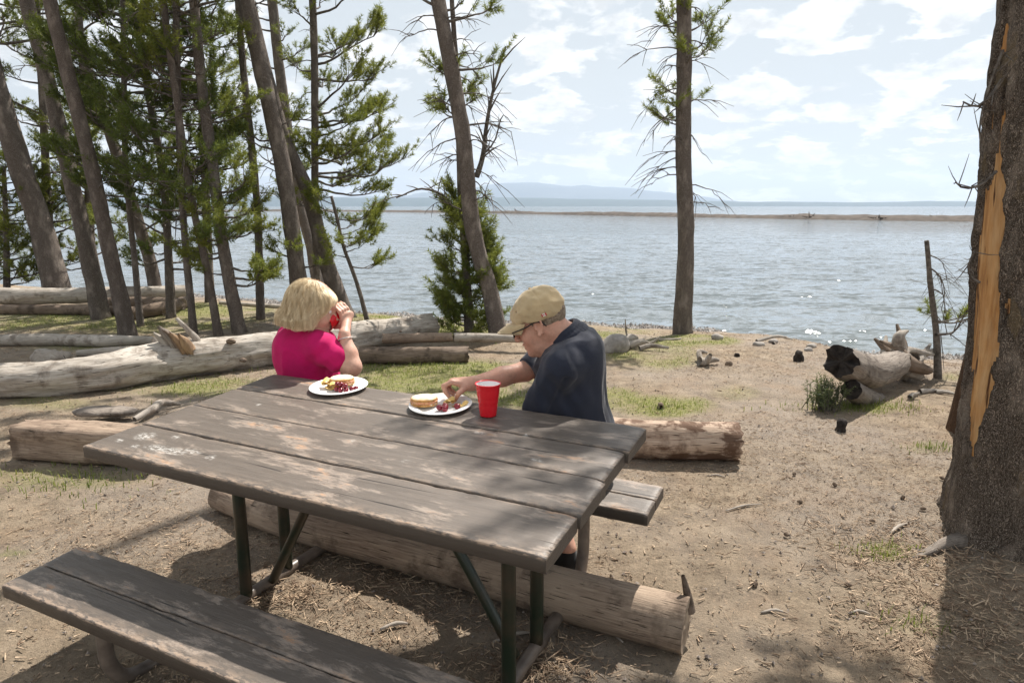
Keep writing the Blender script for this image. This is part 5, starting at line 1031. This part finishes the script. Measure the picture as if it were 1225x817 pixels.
V, Q = nets([E((.26, 2.62, .53), (.165, .172, .118), .04), Cn((.24, 2.60, .515), kL * .85 + np.array([.24, 2.60, .515]) * .15, .096, .078, .03), Cn((.29, 2.70, .515), kR * .85 + np.array([.29, 2.70, .515]) * .15, .096, .078, .03)], .007, lambda p: folds(p, .6, 9)); mk('shorts', V, Q, M_shorts, man)
for a_ in (aL, aR):
    V, Q = nets([E(a_ + [-.060, .025, -.055], (.135, .045, .040), .02, basis((-1, .4, 0))), Cn(a_ + [0, 0, -.05], a_ + [0, 0, -.02], .045, .042, .02), E(a_ + [-.01, .0, -.075], (.06, .04, .02), .02)], .006); mk('shoe', V, Q, M_shoe, man)
def hair_fn(P):
    q = h.loc(P); d = sdf(P, [h.E((-.014, 0, .040), (.0985, .0785, .090), .01)]); return np.maximum(d, np.maximum(q[:, 2] - .045, np.maximum(q[:, 0] - .022 - .4 * np.maximum(q[:, 2] - .01, 0), -(q[:, 2] + .052 + .35 * (q[:, 0] + .05)))))
V, Q = nets([h.E((-.014, 0, .040), (.0985, .0785, .090), .01)], .003, lambda p: .002 * fbm(p, 150, 2, 3), fn=hair_fn); mk('hair', V, Q, M_hair2, man)
# cap
cap = thing('baseball_cap', 'faded tan baseball cap with a small red and white patch, worn by the man', 'cap', h.p(0, 0, .08)); dome = [h.E((-.006, 0, .052), (.109, .089, .080), .01), h.E((-.025, 0, .082), (.072, .068, .052), .03)]
def edge_z(x): return .026 + .12 * x
def cap_fn(P):
    q = h.loc(P); d = sdf(P, dome); d = np.maximum(d, -(d + .010)); d = np.maximum(d, edge_z(q[:, 0]) - q[:, 2])
    arch = .020 - np.linalg.norm(np.stack([(q[:, 0] + .11), q[:, 1] * .7, q[:, 2] - edge_z(-.1)], 1), axis=1); return np.maximum(d, arch)
def cap_disp(P):
    q = h.loc(P); a = np.arctan2(q[:, 1], q[:, 0]); ph = np.abs(np.mod(a * 6 / (2 * np.pi), 1) - .5) * (2 * np.pi / 6); seam = np.exp(-((np.pi / 6 - ph) * np.hypot(q[:, 0], q[:, 1]) / .0022) ** 2)
    band = .0012 * np.exp(-((q[:, 2] - edge_z(q[:, 0]) - .021) / .0015) ** 2); return .0065 * fbm(P * [1, 1, 1.6], 16, 3, 12) + .0035 * (1 - 2.5 * np.abs(fbm(P, 24, 2, 13))) - .0018 * seam - band
V, Q = nets(dome, .003, cap_disp, fn=cap_fn); mk('crown', V, Q, M_khaki, cap)
u = np.linspace(-1, 1, 33); v = np.linspace(0, 1, 12); U, Vv = np.meshgrid(u, v, indexing='ij'); al = U * R(64)
xi = .101 * np.cos(al) - .004; yi = .089 * np.sin(al); xo = xi + Vv * .078 * (1 - U ** 2 * .62) + 0 * U; yo = yi * (1 - .10 * Vv); zo = edge_z(xi) + .004 - Vv * .012 - .020 * U ** 2 * Vv - .006 * U ** 2 + .006 * np.sin(Vv * 3.1) * (1 - U ** 2)
P_ = np.stack([xo, yo, zo], -1).reshape(-1, 3); P2 = P_ - [0, 0, .0035]; m = 12; i = np.arange(32)[:, None] * m; j = np.arange(11)[None]; Qb = np.stack([i + j, i + m + j, i + m + j + 1, i + j + 1], -1).reshape(-1, 4); nv = len(P_)
rim = [(a_, b_) for a_, b_ in zip([k * m + 11 for k in range(32)], [(k + 1) * m + 11 for k in range(32)])] + [(k, k + 1) for k in range(11)][::-1] + [(32 * m + k, 32 * m + k + 1) for k in range(11)]
mk('brim', h.pts(np.vstack([P_, P2])), [Qb[:, ::-1], Qb + nv, np.array([(a_, b_, b_ + nv, a_ + nv) for a_, b_ in rim])], M_khaki, cap)
V, Q = nets([h.E((-.010, 0, .1425), (.006, .006, .004), .001)], .002); mk('button', V, Q, M_khaki, cap)
M_pr = simple('patch_red', (.42, .05, .05), (.5, .07, .06), 5, .8, 0); M_pw = simple('patch_white', (.7, .66, .6), (.75, .7, .66), 5, .8, 0)
def onshell(x, z, o=.0035): 
    P = h.p(x, .095, z)[None]; n = h.A[1]
    for _ in range(14): P = P - n * np.maximum(sdf(P, dome)[:, None] - .004, -.01)
    return P[0] + n * o
for nm, x0, x1, z0, z1, mt in (('patch_panel', -.052, -.0475, .030, .041, M_pr), ('patch_panel', -.0475, -.0385, .030, .041, M_pw), ('patch_panel', -.0385, -.034, .030, .041, M_pr)):
    b = B(); c4 = [onshell(x, z) for x, z in ((x0, z0), (x1, z0), (x1, z1), (x0, z1))]; b.add(np.vstack([c4, np.array(c4) - h.A[1] * .003]), None, [(0, 1, 2, 3), (4, 7, 6, 5), (0, 4, 5, 1), (1, 5, 6, 2), (2, 6, 7, 3), (3, 7, 4, 0)]); b.mesh(nm, mt, cap, smooth=False)
b = B(); lf = [(0, .0035), (.0008, .0015), (.0028, .0018), (.0018, .0), (.0024, -.0018), (.0004, -.0012), (0, -.0034), (-.0004, -.0012), (-.0024, -.0018), (-.0018, 0), (-.0028, .0018), (-.0008, .0015)]
V = [onshell(-.043 + x, .0355 + z, .0052) for x, z in lf]; V.append(np.mean(V, 0)); b.add(V, [(k, (k + 1) % 12, 12) for k in range(12)]); b.mesh('patch_leaf', M_pr, cap, smooth=False)
glasses(h, 'black-framed eyeglasses worn by the man under the cap')
c = tip0 + [.004, -.003, -.009]; chip(c, .6, .9, .014, lab='orange-gold potato chip pinched between the man\'s fingers')

# --- the woman
h = Head((-.910, 3.085, 1.076), basis((.96, .22, -.24)))
wom = thing('person', 'blonde woman in magenta T-shirt seated with her back turned, drinking from a red cup', 'person', (-.94, 3.14, 0))
nb = np.array([-.955, 3.12, .965]); shR = np.array([-.872, 3.035, .915]); shL = np.array([-1.065, 3.265, .915]); elR = np.array([-.722, 2.995, .828]); wrR = np.array([-.758, 3.040, .968]); elL = np.array([-.86, 3.36, .80]); wrL = np.array([-.800, 3.235, .965])
mouth = h.p(.066, 0, -.042); ax = np.array([.58, .68, .34]); ax /= np.linalg.norm(ax); o1 = np.array([.80, -.42, -.40]); o1 -= ax * (o1 @ ax); o1 /= np.linalg.norm(o1); o2 = np.cross(ax, o1)
if o2[2] < 0: o2 = -o2
cupc = mouth + ax * .118 + np.array([0, 0, -.005])
pr = head_prims(h, False) + [Cn(h.p(-.030, 0, -.035), nb, .050, .055, .03)]
body = [Cn(shL, shR, .045, .045, .05), E((-.965, 3.15, .86), (.13, .13, .14), .05), E((-.955, 3.15, .68), (.13, .125, .15), .05), E((-.94, 3.16, .53), (.155, .155, .115), .05)]
arms = [Cn(shR, elR, .050, .043, .03), Cn(elR, elR * .6 + wrR * .4, .043, .038, .02), Cn(elR * .6 + wrR * .4, wrR, .038, .0235, .02), Cn(shL, elL, .048, .040, .03), Cn(elL, wrL, .038, .024, .02)]
def grip(wr, e1, e2, t0, sgn):
    g = []; mid = mouth + ax * .085; pc = mid + e1 * .052; g += [Cn(wr, pc, .023, .022, .015), E(pc, (.040, .036, .016), .012, np.stack([ax, np.cross(e1, ax), e1]))]
    for i in range(4):
        cc = mouth + ax * (t0 + .016 * i); rc = .049 - .0025 * i * 1.2; P = [cc + (rc + .004) * (math.cos(R(a)) * e1 + math.sin(R(a)) * e2) for a in ((8, 52, 92, 126) if i < 3 else (8, 46, 80, 108))]
        g += [Cn(P[0], P[1], .0100, .0092, .004), Cn(P[1], P[2], .0090, .0082, .004), Cn(P[2], P[3], .0082, .0066, .004), Cn(pc, P[0], .013, .0105, .008)]
    P = [mouth + ax * .045 + .056 * e1 - e2 * .01] + [mouth + ax * (.040 - .006 * k) + .054 * (math.cos(R(-a)) * e1 + math.sin(R(-a)) * e2) for k, a in enumerate((35, 65))]
    g += [Cn(P[0], P[1], .0135, .0105, .006), Cn(P[1], P[2], .0105, .0078, .004)]; return g
gr_ = grip(wrR, o1, o2, .058, 1) + grip(wrL, -o1 * .8 + -o2 * .6, (-o1 * .6 + o2 * .8), .034, -1)
fb = np.array([.80, .60, 0]); legs = []
for sd, hh in ((-1, .09), (1, .09)):
    hip = np.array([-.94, 3.16, .52]) + np.array([-fb[1], fb[0], 0]) * hh * sd; kn = hip + fb * .40 + [0, 0, -.02]; an = kn + [.02, .02, -.37]; legs += [Cn(hip, kn, .078, .056, .03), Cn(kn, an, .054, .034, .02), Cn(an, an + fb * .10 + [0, 0, -.05], .035, .025, .02)]
V, Q = nets(pr + body + arms + gr_ + legs, .004); mk('body', V, Q, M_skin_w, wom); eyes(h, wom)
shirt = [E((-.945, 3.155, .54), (.172, .165, .10), .05), E((-.955, 3.15, .67), (.150, .140, .15), .05), E((-.968, 3.148, .85), (.150, .142, .145), .05), E((-.985, 3.14, .92), (.115, .115, .065), .05), Cn(shL, shR, .060, .060, .06), Cn(shR, shR * .45 + elR * .55, .062, .064, .03), Cn(shL, shL * .45 + elL * .55, .060, .060, .03)]
def wshirt(P): return np.maximum(sdf(P, shirt), .064 - np.linalg.norm((P - nb) * [1, 1, .8] - np.array([.012, .01, .030]), axis=1))
def wfold(P):
    lines = np.sin(((P[:, 2] - .9) * 1.0 - (P[:, 0] + .85) * .7) * 75 + 2.5 * vn(P, 6, 14)) * np.exp(-((P[:, 0] + .84) / .07) ** 2); return folds(P, 1.5, 14) + .003 * lines
V, Q = nets(shirt, .0045, wfold, fn=wshirt); mk('t_shirt', V, Q, M_pink, wom)
jeans = [E((-.94, 3.16, .53), (.17, .168, .118), .04)]
for sd in (-1, 1):
    hip = np.array([-.94, 3.16, .52]) + np.array([-fb[1], fb[0], 0]) * .09 * sd; kn = hip + fb * .40 + [0, 0, -.02]; an = kn + [.02, .02, -.37]; jeans += [Cn(hip, kn, .088, .066, .03), Cn(kn, an, .066, .055, .02)]
    V, Q = nets([E(an + fb * .06 + [0, 0, -.045], (.13, .042, .036), .02, basis(fb)), Cn(an + [0, 0, -.04], an + [0, 0, -.01], .045, .040, .02)], .007); mk('shoe', V, Q, M_shoe, wom)
V, Q = nets(jeans, .008, lambda p: folds(p, .6, 19)); mk('jeans', V, Q, M_jeans, wom)
bob = [h.E((-0.0115, 0.0000, 0.0442), (0.1007, 0.0779, 0.0836), .02), h.E((-0.0326, 0.0000, -0.0048), (0.0836, 0.0855, 0.0836), .03), h.E((-0.0499, 0.0000, -0.0557), (0.0874, 0.1026, 0.0475), .03), h.E((-0.0806, 0.0000, -0.0768), (0.0475, 0.0808, 0.0190), .02), h.E((0.0557, 0.0000, 0.0576), (0.0475, 0.0665, 0.0342), .02), h.E((0.0480, -0.0614, 0.0432), (0.0323, 0.0228, 0.0427), .02), h.E((0.0576, 0.0634, 0.0288), (0.0342, 0.0247, 0.0522), .02), h.E((.106, 0, -.045), (.084, .082, .092), .012, -1), h.E((.03, 0, -.13), (.09, .085, .045), .02, -1)]
def strand_disp(P):
    q = h.loc(P); a = np.arctan2(q[:, 1], q[:, 0]); s_ = np.stack([a * 9 + q[:, 2] * 5, q[:, 2] * 4, 0 * a], 1); return .0075 * fbm(s_ * [.8, 1, 1], 1, 3, 5) + .0018 * fbm(s_ * [4, 1, 1], 1, 2, 6)
V, Q = nets(bob, .003, strand_disp); hr = mk('hair', V, Q, M_hair, wom)
rg = np.random.default_rng(21); nS, nP = 4200, 12; ph = rg.random(nS) * 2 * np.pi; t = np.linspace(0, 1, nP); endz = -.112 + .045 * rg.random(nS) ** 1.6; st = .12 + .5 * rg.random(nS) ** 1.5
th = (st[:, None] + (1.9 - st[:, None]) * t[None]); rr_ = .16; ph2 = ph[:, None] + .25 * rg.normal(size=(nS, 1)) * t[None] + .05 * np.sin(t[None] * 6 + ph[:, None] * 7)
x = rr_ * np.sin(np.minimum(th, 1.57)) * np.cos(ph2) - .02; y = rr_ * np.sin(np.minimum(th, 1.57)) * np.sin(ph2); z = .14 * np.cos(th); z = np.where(th > 1.2, np.interp(th, [1.2, 1.9], [0, 1]) * (endz[:, None] - .05) + .05, z)
P = h.pts(np.stack([x, y, z], -1).reshape(-1, 3))
for _ in range(10):
    e_ = 2e-3; d = sdf(P, bob); g = np.stack([sdf(P + np.eye(3)[k] * e_, bob) - d for k in range(3)], 1) / e_; g /= np.linalg.norm(g, axis=1)[:, None] + 1e-6; P = P - g * (d - .0035)[:, None] * .8
P = P + g * (rg.normal(size=(nS, 1)) * .0042 + np.abs(rg.normal(size=(nS, 1))) * .006 * t[None] ** 3).reshape(-1, 1); L_ = h.loc(P).reshape(nS, nP, 3); P = P.reshape(nS, nP, 3); ok = (L_[..., 0].max(1) < .098) & ~((L_[..., 0] > .035) & (L_[..., 2] < -.02)).any(1) & (np.linalg.norm(np.diff(P, axis=1), axis=2).max(1) < .05); P = P[ok]; b = B()
prisms(b, P[:, :-1].reshape(-1, 3), P[:, 1:].reshape(-1, 3), .0008, .0007); b.mesh('loose_strands', M_hair, hr)
cup(cupc, -ax, 'red plastic party cup held to the woman\'s mouth with both hands', .118, .030, .044)
a = np.linspace(0, 2 * np.pi, 25); wd_ = wrR - elR; wd_ /= np.linalg.norm(wd_); b1_ = np.cross(wd_, [0, 1, 0]); b1_ /= np.linalg.norm(b1_); b2_ = np.cross(wd_, b1_); wc = wrR * .86 + elR * .14
b = B(); tube(b, [wc + .031 * (math.cos(q) * b1_ + math.sin(q) * b2_) for q in a], .0022, 6, None, False); setp(b.mesh('bracelet', M_metal), 'thin silver bracelet on the woman\'s right wrist', 'bracelet')
